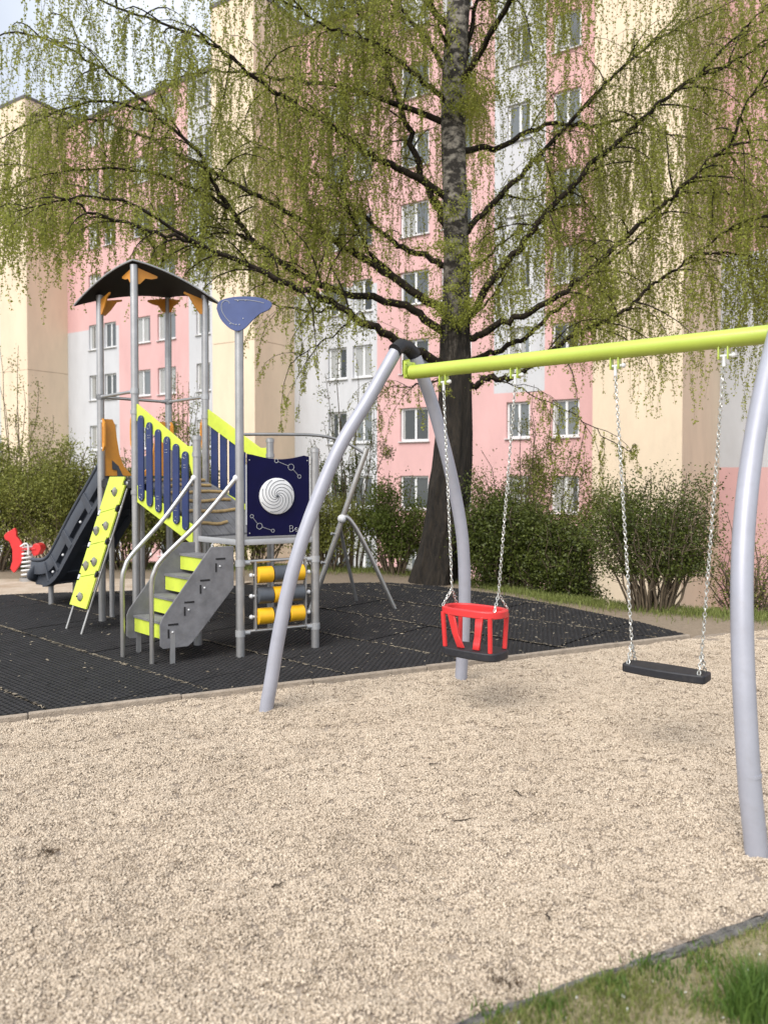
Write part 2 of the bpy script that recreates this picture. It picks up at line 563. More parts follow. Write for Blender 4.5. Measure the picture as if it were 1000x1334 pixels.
# small clumps of pebbles follow the uneven bed, placed by geometry nodes: one uncountable mass
pv = []
rot_attr = []; var_attr = []
def gslope(x, y, e=0.02):
    return Vector((-(gravel_z(x + e, y) - gravel_z(x - e, y)) / (2 * e), -(gravel_z(x, y + e) - gravel_z(x, y - e)) / (2 * e), 1)).normalized()
gu = int(9.6 / PITCHG); gvn = int((STRIP - 0.03) / PITCHG)
for j in range(gvn):
    for i in range(gu):
        u = -4.3 + (i + random.random()) * PITCHG; v = -STRIP + 0.022 + (j + random.random()) * PITCHG
        v = min(v, -0.022)
        x, y = kxy(u, v)
        if abs(x) > 0.52 * y + 0.25 or y < 1.9:
            continue
        q = UP.rotation_difference(gslope(x, y)) @ Quaternion(UP, random.uniform(0, 6.283))
        pv.append(Vector((x, y, gravel_z(x, y) + 0.0015))); rot_attr.append(q.to_euler()); var_attr.append(random.randrange(len(tile_objs)))
pm = bpy.data.meshes.new('gravel')
pm.from_pydata([tuple(p) for p in pv], [], [])
ra = pm.attributes.new('tile_rot', 'FLOAT_VECTOR', 'POINT')
ra.data.foreach_set('vector', np.array([tuple(r) for r in rot_attr], dtype=np.float32).ravel())
va = pm.attributes.new('tile_var', 'INT', 'POINT'); va.data.foreach_set('value', var_attr)
go = link('gravel', pm, None); tag(go, 'pale beige pea gravel filling the swing bed', 'gravel', kind='stuff')
ng = bpy.data.node_groups.new('gravel_scatter', 'GeometryNodeTree')
ng.interface.new_socket('Geometry', in_out='INPUT', socket_type='NodeSocketGeometry')
ng.interface.new_socket('Geometry', in_out='OUTPUT', socket_type='NodeSocketGeometry')
gi = ng.nodes.new('NodeGroupInput'); gout = ng.nodes.new('NodeGroupOutput')
join = ng.nodes.new('GeometryNodeJoinGeometry')
an = ng.nodes.new('GeometryNodeInputNamedAttribute'); an.data_type = 'FLOAT_VECTOR'; an.inputs['Name'].default_value = 'tile_rot'
av = ng.nodes.new('GeometryNodeInputNamedAttribute'); av.data_type = 'INT'; av.inputs['Name'].default_value = 'tile_var'
e2r = ng.nodes.new('FunctionNodeEulerToRotation')
ng.links.new(an.outputs['Attribute'], e2r.inputs[0])
for k, to in enumerate(tile_objs):
    oi = ng.nodes.new('GeometryNodeObjectInfo'); oi.inputs['Object'].default_value = to
    cmp_ = ng.nodes.new('FunctionNodeCompare'); cmp_.data_type = 'INT'; cmp_.operation = 'EQUAL'
    ng.links.new(av.outputs['Attribute'], cmp_.inputs[2]); cmp_.inputs[3].default_value = k
    ip = ng.nodes.new('GeometryNodeInstanceOnPoints')
    ng.links.new(gi.outputs[0], ip.inputs['Points'])
    ng.links.new(cmp_.outputs[0], ip.inputs['Selection'])
    ng.links.new(oi.outputs['Geometry'], ip.inputs['Instance'])
    ng.links.new(e2r.outputs[0], ip.inputs['Rotation'])
    ng.links.new(ip.outputs[0], join.inputs[0])
ng.links.new(join.outputs[0], gout.inputs[0])
md = go.modifiers.new('scatter', 'NODES'); md.node_group = ng

# ---- kerbs
M_kerb = mat('tan_kerb', (0.36, 0.30, 0.235), 0.9, 0, 0.15, 12, 0.5, 90, dirt=0.3)
M_kerb2 = mat('grey_concrete_kerb', (0.17, 0.165, 0.155), 0.92, 0, 0.3, 14, 1.0, 60, dirt=0.6)
kb = empty('kerb', (*kxy(0, 0), 0), kind='structure')
def kerb_run(parent, u0, u1, v, wdt, z0, z1, ln, m, jag=0.0):
    u = u0
    while u < u1:
        l = min(ln, u1 - u)
        a = kxy(u + l / 2, v + random.uniform(-0.004, 0.004))
        b = MB()
        sg = 6 if jag else 1
        ex = Vector((K.x, K.y, random.uniform(-0.004, 0.004)))
        b.box((a[0], a[1], (z0 + z1) / 2 + random.uniform(-0.004, 0.003)), (l - 0.004, wdt, z1 - z0), ex=ex)
        o = b.build('kerb_stone', m, parent, smooth=False, bevel=0.008)
        if jag:
            me = o.data
            bm = bmesh.new(); bm.from_mesh(me)
            bmesh.ops.subdivide_edges(bm, edges=bm.edges[:], cuts=9, use_grid_fill=True)
            for vv in bm.verts:
                vv.co += Vector((random.uniform(-1, 1), random.uniform(-1, 1), random.uniform(-1, 1))) * jag
            bm.to_mesh(me); bm.free()
        u += l
kerb_run(kb, -4.6, U_END, 0.025, 0.048, -0.16, 0.005, 1.0, M_kerb)
kb2 = empty('kerb', (*kxy(0, -STRIP), 0), kind='structure')
kerb_run(kb2, -3.2, 2.6, -STRIP - 0.024, 0.046, -0.14, -0.016, 0.5, M_kerb2, 0.0065)

# ---- honeycomb rubber mats
M_mat = mat('black_rubber_mat', (0.0135, 0.0135, 0.0150), 0.66, 0, 0.25, 5, 0.15, 120, dirt=0.05, spec=0.4)
M_matsoil = mat('soil_under_mat', (0.010, 0.009, 0.008), 0.95, 0, 0.3, 20, 0.5, 80)
TA = R(-41.5)
TE = Vector((math.cos(TA), math.sin(TA), 0)); TN = Vector((-math.sin(TA), math.cos(TA), 0))
TL, TW = 1.5, 1.0
def mat_tile_mesh(pitch, depth=0.022):
    vs = []; fs = []
    dy = pitch * 0.8660254
    nxh = int(TL / pitch); nyh = int(TW / dy)
    px_ = TL / nxh; py_ = TW / nyh
    for j in range(nyh):
        for i in range(nxh):
            cx = (i + 0.5 + (0.25 if j % 2 else -0.25)) * px_; cy = (j + 0.5) * py_
            o = len(vs)
            ro = px_ / math.sqrt(3) * 1.01; ri = ro * 0.76
            for (r, z) in ((ro, 0.0), (ri, 0.0), (ri, -depth)):
                for k in range(6):
                    a = math.pi / 6 + k * math.pi / 3
                    vs.append((min(max(cx + r * math.cos(a), 0.002), TL - 0.002), min(max(cy + r * math.sin(a) * 1.0, 0.002), TW - 0.002), z))
            for k in range(6):
                k2 = (k + 1) % 6
                fs.append((o + k, o + k2, o + 6 + k2, o + 6 + k))
                fs.append((o + 6 + k, o + 6 + k2, o + 12 + k2, o + 12 + k))
    return mesh_np('mat_tile', vs, fs)
MT_near = mat_tile_mesh(0.050)
rm = empty('rubber_mat', (-1.5, 8.3, 0), kind='structure')
# outline of the matted area
mat_poly = [kxy(-4.4, 0.055), kxy(U_END, 0.055), (2.75, 8.35), (2.15, 9.35), (1.55, 10.25), (0.8, 11.0), (0.0, 11.4), (-1.6, 11.2), (-3.4, 10.75), (-4.6, 10.35), (-6.5, 10.0), (-8.2, 9.4)]
def inside(x, y, poly):
    c = False
    n = len(poly)
    for i in range(n):
        x1, y1 = poly[i]; x2, y2 = poly[i - 1]
        if (y1 > y) != (y2 > y) and x < (x2 - x1) * (y - y1) / (y2 - y1) + x1:
            c = not c
    return c
bm = bmesh.new(); bm.faces.new([bm.verts.new((x, y, -0.026)) for x, y in mat_poly])
me = bpy.data.meshes.new('soil_bed'); bm.to_mesh(me); bm.free()
sb_ = link('soil_bed', me, M_matsoil); tag(sb_, kind='structure')
TO = Vector((-1.51, 5.81, 0))
for j in range(-5, 9):
    for i in range(-9, 9):
        shift = 0.0
        o0 = TO + TE * (i * TL + shift) + TN * (j * TW)
        cs = [o0, o0 + TE * TL, o0 + TE * TL + TN * TW, o0 + TN * TW]
        ins = [inside(p.x, p.y, mat_poly) for p in cs]
        ctr = sum(cs, Vector()) / 4
        if not any(ins) and not inside(ctr.x, ctr.y, mat_poly):
            continue
        vis = [abs(p.x) < 0.53 * p.y + 0.1 for p in cs + [ctr]]
        if not any(vis):
            continue
        me = MT_near
        Mx = Matrix.Translation(o0) @ Matrix.Rotation(TA + random.uniform(-0.004, 0.004), 4, 'Z') @ Matrix.Rotation(random.uniform(-0.004, 0.004), 4, 'X')
        Mx = Matrix.Translation((0, 0, random.uniform(-0.004, 0.001))) @ Mx
        if not all(ins):
            bm = bmesh.new(); bm.from_mesh(MT_near)
            Mi = Mx.inverted()
            m_ = len(mat_poly)
            for k in range(m_):
                a = Vector((*mat_poly[k], 0)); b = Vector((*mat_poly[(k + 1) % m_], 0))
                # the outline is nearly convex: cut by each side that comes near the tile
                nrm = Vector(((b - a).y, -(b - a).x, 0)).normalized()
                dist = [(p - a).dot(nrm) for p in cs]
                tt = (ctr - a).dot((b - a).normalized())
                if max(dist) <= 0 or tt < -1.0 or tt > (b - a).length + 1.0:
                    continue
                la = Mi @ a; ln = Mi.to_3x3() @ nrm
                bmesh.ops.bisect_plane(bm, geom=bm.verts[:] + bm.edges[:] + bm.faces[:], plane_co=la, plane_no=ln, clear_outer=True)
            if len(bm.faces) == 0:
                bm.free(); continue
            me = bpy.data.meshes.new('mat_tile'); bm.to_mesh(me); bm.free()
        t = link('mat_tile', me, M_mat, rm)
        t.matrix_local = Matrix.Translation(-Vector(rm.location)) @ Mx

# sand round the spring rider
M_sand = mat('pale_sand', (0.54, 0.46, 0.37), 0.95, 0, 0.15, 3, 0.7, 40, col2=(0.36, 0.275, 0.195))
bm = bmesh.new(); bm.faces.new([bm.verts.new((x, y, z)) for x, y, z in [(-9.5, 9.6, -.03), (-6.5, 10.05, -.03), (-4.6, 10.4, -.03), (-3.3, 10.85, -.03), (-2.2, 11.2, -.03), (-2.0, 11.7, -.03), (-3.2, 11.95, -.03), (-4.6, 12.0, -.03), (-7.5, 11.9, -.03), (-10, 11.5, -.03)]])
me = bpy.data.meshes.new('sand_pit'); bm.to_mesh(me); bm.free()
tag(link('sand_pit', me, M_sand), kind='structure')

# lawn in the near corner
M_lawn = mat('lawn_soil', (0.42, 0.35, 0.235), 0.95, 0, 0.2, 14, 0.9, 90, col2=(0.18, 0.165, 0.08))
lv = []; lf = []
LNX, LNY = 30, 24
def lawn_z(u, v):
    return -0.012 + 0.012 * math.sin(u * 5.1 + v * 3) + 0.010 * math.sin(v * 9 - u * 4) - 0.006
for j in range(LNY + 1):
    for i in range(LNX + 1):
        u = -3.2 + 6.4 * i / LNX; v = -STRIP - 0.045 - 2.6 * j / LNY
        x, y = kxy(u, v); lv.append((x, y, lawn_z(u, v)))
for j in range(LNY):
    for i in range(LNX):
        a = j * (LNX + 1) + i; lf.append((a, a + LNX + 1, a + LNX + 2, a + 1))
tag(link('lawn', mesh_np('lawn', lv, lf, smooth=True), M_lawn), kind='structure')

# ------------------------------------------------------------------ apartment building
D = Vector((0.8384, -0.5450, 0)); NO = Vector((-0.5450, -0.8384, 0))
BO = Vector((0, 32.42, 0))
M_pink = mat('pink_render', (0.655, 0.40, 0.392), 0.9, 0, 0.05, 0.9, 0.25, 30, stretch=(1, 1, 0.35), dirt=0.10)
M_grey = mat('grey_render', (0.54, 0.55, 0.575), 0.9, 0, 0.05, 0.9, 0.25, 30, stretch=(1, 1, 0.35), dirt=0.10)
M_cream = mat('cream_render', (0.76, 0.62, 0.46), 0.9, 0, 0.05, 0.9, 0.25, 30, stretch=(1, 1, 0.35), dirt=0.10)
M_winframe = mat('white_window_frame', (0.72, 0.73, 0.74), 0.45, 0, 0.03, 5)
M_sill = mat('pale_sill', (0.58, 0.58, 0.58), 0.5, 0, 0.03, 5)
M_trim = mat('dark_roof_trim', (0.10, 0.09, 0.085), 0.6, 0, 0.1, 5)
def pane_mat(m, L, b):
    oi = nd(m, 'ShaderNodeObjectInfo')
    tc = nd(m, 'ShaderNodeTexCoord'); sp_ = nd(m, 'ShaderNodeSeparateXYZ'); L.new(tc.outputs['Generated'], sp_.inputs[0])
    wn = nd(m, 'ShaderNodeTexWhiteNoise', noise_dimensions='1D'); L.new(oi.outputs['Random'], wn.inputs['W'])
    th = nd(m, 'ShaderNodeMath', operation='MULTIPLY_ADD'); th.inputs[1].default_value = 1.5; th.inputs[2].default_value = -0.35
    L.new(wn.outputs['Value'], th.inputs[0])
    gt = nd(m, 'ShaderNodeMath', operation='LESS_THAN'); L.new(sp_.outputs['X'], gt.inputs[0]); L.new(th.outputs[0], gt.inputs[1])
    wv = nd(m, 'ShaderNodeTexWave'); wv.inputs['Scale'].default_value = 3.5; wv.inputs['Distortion'].default_value = 1.5
    L.new(tc.outputs['Generated'], wv.inputs['Vector'])
    cu = nd(m, 'ShaderNodeMix', data_type='RGBA'); L.new(wv.outputs['Fac'], cu.inputs[0])
    cu.inputs[6].default_value = (0.20, 0.21, 0.21, 1); cu.inputs[7].default_value = (0.46, 0.46, 0.44, 1)
    cr = nd(m, 'ShaderNodeValToRGB')
    cr.color_ramp.elements[0].color = (0.010, 0.012, 0.011, 1)
    cr.color_ramp.elements[1].color = (0.16, 0.18, 0.19, 1)
    L.new(oi.outputs['Random'], cr.inputs[0])
    mx = nd(m, 'ShaderNodeMix', data_type='RGBA'); L.new(gt.outputs[0], mx.inputs[0])
    L.new(cr.outputs[0], mx.inputs[6]); L.new(cu.outputs[2], mx.inputs[7])
    L.new(mx.outputs[2], b.inputs['Base Color'])
    b.inputs['Roughness'].default_value = 0.08
    b.inputs['Specular IOR Level'].default_value = 0.8
M_pane = gm('window_glass', pane_mat)
apt = empty('apartment_building', (*(BO + D * 2).xy, -6.0), 'tall pink, grey and cream rendered apartment block behind the birch', 'building')
Z_BASE, Z_ROOF, Z_BAY = -6.6, 21.35, 22.1
WZ = [3.7 + 2.8 * k for k in range(-2, 7)]
WH = 1.38
def fp(s, z, d=0.0):
    q = BO + D * s + NO * d
    return Vector((q.x, q.y, z))
WIN_MESH = {}
def win_mesh(wd):
    if wd in WIN_MESH: return WIN_MESH[wd]
    fr = MB(); h = WH; t = 0.085
    ex = D
    for (cx, cz, sx, sz) in ((0, h / 2 - t / 2, wd, t), (0, -h / 2 + t / 2, wd, t), (-wd / 2 + t / 2, 0, t, h - 2 * t), (wd / 2 - t / 2, 0, t, h - 2 * t)):
        fr.box(ex * cx + UP * cz, (sx, 0.07, sz), ex=ex)
    if wd > 0.9:
        fr.box(ex * (wd * 0.02) + NO * 0.006, (0.09, 0.07, h - 2 * t), ex=ex)
    else:
        fr.box(ex * (wd * 0.22) + NO * 0.006, (0.06, 0.07, h - 2 * t), ex=ex)
    pn = MB().box((0, 0, 0), (wd - 2 * t, 0.012, h - 2 * t), ex=ex)
    sl = MB().box(NO * 0.10 + UP * (-h / 2 - 0.025), (wd + 0.12, 0.26, 0.035), ex=ex)
    me = [q.mesh('window') for q in (fr, pn, sl)]
    for q, mm in zip(me, (M_winframe, M_pane, M_sill)): q.materials.append(mm)
    WIN_MESH[wd] = me
    return me
def add_window(s, z, wd, dep):
    fm, pmesh, sm = win_mesh(wd)
    pos = fp(s, z, dep - 0.14) - Vector(apt.location)
    wo_ = link('window', fm, None, apt, pos)
    link('pane', pmesh, None, wo_); link('sill', sm, None, wo_)
def in_frame(s, z, dep):
    q = fp(s, z, dep)
    px = 500 + 1000 * q.x / q.y; py = 620 - 1000 * (q.z - CAMZ) / q.y
    return -60 < px < 1060 and -60 < py < 830
def section(s0, s1, cols, colour, dep=0.0, top=Z_ROOF):
    xs_ = {s0, s1}; zs_ = {Z_BASE, top}
    wins = []
    for (off, wd) in cols:
        for z in WZ:
            c = s0 + off
            if in_frame(c, z, dep):
                wins.append((c - wd / 2, c + wd / 2, z - WH / 2, z + WH / 2, c, z, wd))
            xs_ |= {c - wd / 2, c + wd / 2}
    for z in WZ: zs_ |= {z - WH / 2, z + WH / 2}
    for b in (4.5, 9.9, 11.95):
        if s0 + b < s1: xs_.add(s0 + b)
    for b in (9.75, 1.9, 4.75): zs_.add(b)
    xs_ = sorted(xs_); zs_ = sorted(zs_)
    mb = MB()
    for a, b in zip(xs_, xs_[1:]):
        for c, d in zip(zs_, zs_[1:]):
            mx_, mz_ = (a + b) / 2, (c + d) / 2
            if any(w0 < mx_ < w1 and z0 < mz_ < z1 for (w0, w1, z0, z1, *_r) in wins):
                continue
            mb.cur = colour(mx_ - s0, mz_)
            mb.add([fp(a, c, dep), fp(b, c, dep), fp(b, d, dep), fp(a, d, dep)], [(0, 1, 2, 3)])
    for (w0, w1, z0, z1, c, z, wd) in wins:
        mb.cur = colour(c - s0, z)
        q = [(w0, z0), (w1, z0), (w1, z1), (w0, z1)]
        for i in range(4):
            (a, b), (c2, d2) = q[i], q[(i + 1) % 4]
            mb.add([fp(a, b, dep), fp(c2, d2, dep), fp(c2, d2, dep - 0.2), fp(a, b, dep - 0.2)], [(0, 1, 2, 3)])
    # back and ends so that the block is a solid
    mb.cur = 0
    mb.add([fp(s0, Z_BASE, dep - 11), fp(s1, Z_BASE, dep - 11), fp(s1, top, dep - 11), fp(s0, top, dep - 11)], [(0, 1, 2, 3)])
    mb.add([fp(s0, top, dep), fp(s1, top, dep), fp(s1, top, dep - 11), fp(s0, top, dep - 11)], [(0, 1, 2, 3)])
    mb.add([fp(s1, Z_BASE, dep), fp(s1, top, dep), fp(s1, top, dep - 11), fp(s1, Z_BASE, dep - 11)], [(0, 1, 2, 3)])
    mb.add([fp(s0, Z_BASE, dep), fp(s0, top, dep), fp(s0, top, dep - 11), fp(s0, Z_BASE, dep - 11)], [(0, 1, 2, 3)])
    mb.build('wall', [M_pink, M_grey], apt, smooth=False)
    MB().box(fp((s0 + s1) / 2, top + 0.11, dep - 0.08), (s1 - s0 - 0.01, 0.3, 0.22), ex=D).build('roof_edge', M_trim, apt, smooth=False)
    for (w0, w1, z0, z1, c, z, wd) in wins:
        add_window(c, z, wd, dep)
COLS = [(2.42, 1.0), (3.75, 1.0), (6.33, 1.36), (8.25, 1.36), (10.9, 0.95), (12.75, 1.05)]
def colour1(o, z):
    if o < 4.5 and z < 9.75: return 1
    if 9.9 < o < 11.95: return 1
    return 0
def colour2(o, z):
    if o < 4.5 and 1.9 - 4 < z < 9.75: return 1
    if 9.9 < o < 11.95 and z > 4.75: return 1
    return 0
def colour3(o, z):
    if o < 6 and 1.9 < z < 9.75: return 1
    return 0
section(-40.0, -24.2, [(6, 1.36), (9, 1.0), (12.5, 1.0), (14.5, 1.0)], colour1)
section(-21.6, -7.35, COLS, colour1)
section(-4.85, 9.76, COLS, colour2)
section(12.53, 27.5, COLS, colour3, dep=-3.7)
def bay(s0, s1, dep):
    b = MB()
    for i, (z0, z1) in enumerate([(Z_BASE, 7.4), (7.42, Z_BAY)]):
        c = fp((s0 + s1) / 2, (z0 + z1) / 2, (dep - 6) / 2)
        b.box(c, (s1 - s0, dep + 6, z1 - z0), ex=D)
    b.build('stair_tower', M_cream, apt, smooth=False)
    MB().box(fp((s0 + s1) / 2, Z_BAY + 0.09, (dep - 6) / 2), (s1 - s0 + 0.06, dep + 6.06, 0.18), ex=D).build('roof_edge', M_trim, apt, smooth=False)
bay(-24.2, -21.6, 2.5)
bay(-7.35, -4.85, 2.65)
bay(9.76, 12.53, 2.65)

# ------------------------------------------------------------------ swing set
FZ = [(0, 0), (.09, .04), (.22, .10), (.37, .19), (.53, .33), (.72, .55), (.86, .78), (1, 1)]
AL = Vector((0.14, 5.58, 2.47)); AR = Vector((2.06, 4.02, 2.47)); AR = AR + (AR - AL) * 0.03
sw = empty('swing_frame', (0.9, 4.6, 0), 'lime green crossbeam on curved silver legs over the gravel bed', 'swing frame')
def leg(foot, apex, lab=None):
    f = Vector(foot)
    pts = [Vector((f.x, f.y, -0.25))]
    for t, k in FZ:
        pts.append(Vector((f.x + (apex.x - f.x) * k, f.y + (apex.y - f.y) * k, f.z + (apex.z - f.z) * t)))
    pts = smoothpath(pts, 6)
    return MB().tube(pts, 0.0475, 24).build('leg', M_leg, sw)
lgdir = (AR - AL).normalized()
pd = Vector((-lgdir.y, lgdir.x, 0))                   # away from the camera
leg((-0.80, 5.17, -0.03), AL - pd * 0.06 + Vector((-.02, 0, 0)))
def leg_traced(tr_):
    pts = [P(a, b, y) for a, b, y in tr_]
    pts[0].z = -0.03
    pts = [Vector((pts[0].x, pts[0].y, -0.25))] + pts
    return MB().tube(smoothpath(pts, 6), 0.0475, 24).build('leg', M_leg, sw)
leg_traced([(600, 886, 5.95), (604, 820, 5.95), (605, 760, 5.93), (602, 700, 5.9), (592, 640, 5.86), (578, 580, 5.8), (561, 520, 5.74), (541, 466, 5.66)])
leg_traced([(985, 1110, 3.225), (976, 1020, 3.24), (969, 900, 3.29), (966, 800, 3.35), (967, 720, 3.42), (972, 650, 3.5), (981, 580, 3.6), (994, 510, 3.72), (1011, 440, 3.85), (1023, 396, 3.92)])
leg((2.75, 4.60, -0.03), AR + pd * 0.09)
for q0, q1 in ((P(976.5, 1012, 3.242), P(976, 1008, 3.243)),):
    MB().tube([q0, q1], 0.0485, 24).build('weld_ring', M_leg, sw)
for A_ in (AL, AR):
    s_ = 1 if A_ is AL else -1
    c = MB()
    c.tube([A_ - pd * 0.10 + UP * 0.005, A_ - pd * 0.03 + UP * 0.05, A_ + pd * 0.05 + UP * 0.05, A_ + pd * 0.13 + UP * 0.005], [0.052, 0.05, 0.05, 0.052], 16)
    c.ball(A_ + UP * 0.045 + pd * 0.02, 0.05)
    c.build('apex_joint', M_black, sw)
    fl = MB()
    q = A_ + lgdir * (0.055 * s_) - UP * 0.13
    fl.box(q, (0.012, 0.125, 0.125), ex=lgdir, bev=0.003)
    fl.box(q + lgdir * (-0.03 * s_) + UP * 0.03, (0.06, 0.012, 0.10), ex=lgdir)
    for a in (-1, 1):
        for b_ in (-1, 1):
            fl.tube([q + pd * (0.047 * a) + UP * (0.047 * b_), q + pd * (0.047 * a) + UP * (0.047 * b_) + lgdir * (0.016 * s_)], 0.011, 6)
    fl.build('beam_flange', M_beam, sw)
BZ = 2.325
def beam_at(t):
    q = AL + (AR - AL) * t
    return Vector((q.x, q.y, BZ))
MB().tube([beam_at(0.03), beam_at(0.97)], 0.050, 28).build('crossbeam', M_beam, sw)
hangers = [t / 1.03 for t in (0.1435, 0.371, 0.643, 0.89)]
for t in hangers:
    q = beam_at(t)
    h = MB()
    for a in (-1, 1):
        h.box(q + lgdir * (0.024 * a) - UP * 0.075, (0.008, 0.05, 0.075), ex=lgdir, bev=0.002)
    ho = h.build('hanger', M_beam, sw)
    b_ = MB()
    b_.tube([q - lgdir * 0.03 - UP * 0.092, q + lgdir * 0.045 - UP * 0.092], 0.009, 10)
    b_.ball(q + lgdir * 0.048 - UP * 0.092, 0.015)
    b_.tube([q - UP * 0.095, q - UP * 0.15], 0.010, 10)
    b_.build('bearing', M_white, ho)
def chain(a, b, name, parent, link_len=0.028, wire=0.0034, wid=0.0088):
    a = Vector(a); b = Vector(b)
    d = (b - a); L_ = d.length; d.normalize()
    n = max(2, int(L_ / (link_len * 0.78)))
    s1 = Vector((d.y, -d.x, 0.1)); s1 = (s1 - d * s1.dot(d)).normalized()
    if s1.length < 0.5: s1 = Vector((1, 0, 0))
    s2 = d.cross(s1).normalized()
    mb = MB()
    for i in range(n):
        c = a + d * (L_ * (i + 0.5) / n)
        side = s1 if i % 2 else s2
        side = (side + (s2 if i % 2 else s1) * random.uniform(-0.4, 0.4)).normalized()
        h = L_ / n * 0.66 - 0.0
        pts = []
        for k in range(8):
            an_ = 2 * math.pi * k / 8
            pts.append(c + side * (wid * math.cos(an_)) + d * (h * math.sin(an_) * (1.0 if abs(math.sin(an_)) > .9 else .9)))
        mb.tube(pts, wire, 5, closed=True)
    return mb.build(name, M_chain, parent)

# toddler seat
h1 = beam_at(hangers[0]) - UP * 0.15; h2 = beam_at(hangers[1]) - UP * 0.15
ctr = (h1 + h2) / 2
bs = empty('toddler_swing', (ctr.x - 0.02, ctr.y, 0.40), 'red toddler cradle swing seat hanging near the left legs', 'swing')
C = Vector((ctr.x - 0.02, ctr.y, 0))
L1, L2 = 0.235, 0.135
def oval(l, w_, z, n=28, pw=0.72):
    o = []
    for k in range(n):
        a = 2 * math.pi * k / n
        cx, sy = math.cos(a), math.sin(a)
        o.append(C + lgdir * (l * math.copysign(abs(cx) ** pw, cx)) + pd * (w_ * math.copysign(abs(sy) ** pw, sy)) + UP * z)
    return o
def band(zlo, zhi, lo, wo2, th):
    mb = MB()
    rings = [oval(lo, wo2, zlo), oval(lo, wo2, zhi), oval(lo - th, wo2 - th, zhi), oval(lo - th, wo2 - th, zlo)]
    n = len(rings[0]); vs = sum(rings, []); fs = []
    for r in range(4):
        for k in range(n):
            k2 = (k + 1) % n
            fs.append((r * n + k, r * n + k2, ((r + 1) % 4) * n + k2, ((r + 1) % 4) * n + k))
    return mb.add(vs, fs)
band(0.642, 0.69, L1, L2, 0.034).build('ring', M_red, bs, bevel=0.006)
def slab(l, w_, z0, z1, name, m, parent, pw=0.55):
    lo = oval(l, w_, z0, 36, pw); hi = oval(l, w_, z1, 36, pw)
    mb = MB(); n = len(lo)
    fs = [tuple(range(n - 1, -1, -1)), tuple(range(n, 2 * n))] + [(k, (k + 1) % n, n + (k + 1) % n, n + k) for k in range(n)]
    mb.add(lo + hi, fs)
    return mb.build(name, m, parent, bevel=0.008)
slab(0.226, 0.128, 0.362, 0.418, 'seat', M_rubber, bs)
for sx in (-1, 1):
    for sy in (-1, 1):
        b0 = C + lgdir * (0.178 * sx) + pd * (0.092 * sy) + UP * 0.42
        b1 = C + lgdir * (0.185 * sx) + pd * (0.108 * sy) + UP * 0.655
        MB().tube([b0, b1], 0.016, 12).build('upright', M_red, bs)
for sx in (-1, 1):
    mb = MB()
    p0 = C + lgdir * (0.060 * sx) - pd * 0.075 + UP * 0.42
    p1 = C + lgdir * (0.088 * sx) - pd * 0.10 + UP * 0.52
    p2 = C + lgdir * (0.112 * sx) - pd * 0.118 + UP * 0.655
    for q0, q1, w0, w1 in ((p0, p1, 0.055, 0.048), (p1, p2, 0.048, 0.056)):
        d_ = (q1 - q0).normalized()
        vs = []
        for q, ww in ((q0, w0), (q1, w1)):
            for a in (-1, 1):
                for b_ in (-1, 1):
                    vs.append(q + lgdir * (ww / 2 * a) + pd * (0.009 * b_))
        mb.add(vs, [(0, 1, 3, 2), (4, 6, 7, 5), (0, 2, 6, 4), (1, 5, 7, 3), (0, 4, 5, 1), (2, 3, 7, 6)])
    mb.build('leg_guard', M_red, bs, bevel=0.004)
for h_, sx in ((h1, -1), (h2, 1)):
    k_ = C + lgdir * (0.185 * sx) + UP * 0.80
    k_ = k_ + (h_ - k_) * 0.0
    chain(h_, k_, 'chain', bs)
    for sy in (-1, 1):
        chain(k_, C + lgdir * (0.205 * sx) + pd * (0.085 * sy) + UP * 0.692, 'chain', bs)
# flat seat
h3 = beam_at(hangers[2]) - UP * 0.15; h4 = beam_at(hangers[3]) - UP * 0.15
ctr = (h3 + h4) / 2
fs_ = empty('flat_swing', (ctr.x, ctr.y, 0.44), 'flat black rubber swing seat hanging on chains near the right leg', 'swing')
C = Vector((ctr.x + 0.005, ctr.y, 0))
seat = MB()
poly = []
for sgn in (1, -1):
    for k in range(9):
        t = -1 + 2 * k / 8
        poly.append((0.235 * t * sgn, sgn * (0.092 - 0.026 * t * t)))
poly = roundpoly(poly, 0.02, 3)
seat.prism(poly, C + UP * 0.456, lgdir, pd, 0.048)
seat.build('seat', M_rubber, fs_, bevel=0.007)
for h_, sx in ((h3, -1), (h4, 1)):
    k_ = C + lgdir * (0.20 * sx) + UP * 0.60
    chain(h_, k_, 'chain', fs_)
    for sy in (-1, 1):
        chain(k_, C + lgdir * (0.20 * sx) + pd * (0.055 * sy) + UP * 0.48, 'chain', fs_)

# ------------------------------------------------------------------ play tower
P1 = Vector((-2.51, 7.76, 0)); PL = Vector((-3.07, 8.34, 0)); PB = Vector((-2.49, 8.9, 0)); PR = Vector((-1.93, 8.32, 0))
P2 = Vector((-1.262, 6.72, 0)); P3 = Vector((-0.635, 7.06, 0)); P4 = Vector((-1.745, 7.17, 0)); P5 = Vector((-1.17, 7.9, 0))
pt = empty('play_tower', (-2.0, 7.8, 0), 'grey post play tower with lime ramp rails, curved black roof and slide', 'play structure')
DECK_H, DECK_L = 1.55, 1.0
PR_ = 0.038
def post(p, top, cap=True, r=PR_):
    o = MB().tube([p + UP * -0.25, p + UP * top], r, 20).build('post', M_galv, pt)
    if cap:
        c = MB()
        c.tube([p + UP * (top - 0.004), p + UP * (top + 0.03), p + UP * (top + 0.042)], [r + 0.006, r + 0.005, r * 0.6], 18)
        c.build('post_cap', M_galv, o)
    return o
post(P1, 3.70, False); post(PL, 3.53, False); post(PB, 3.63, False); post(PR, 3.53, False)
post(P2, 2.93, False); post(P3, 1.80); post(P4, 1.92); post(P5, 1.93)
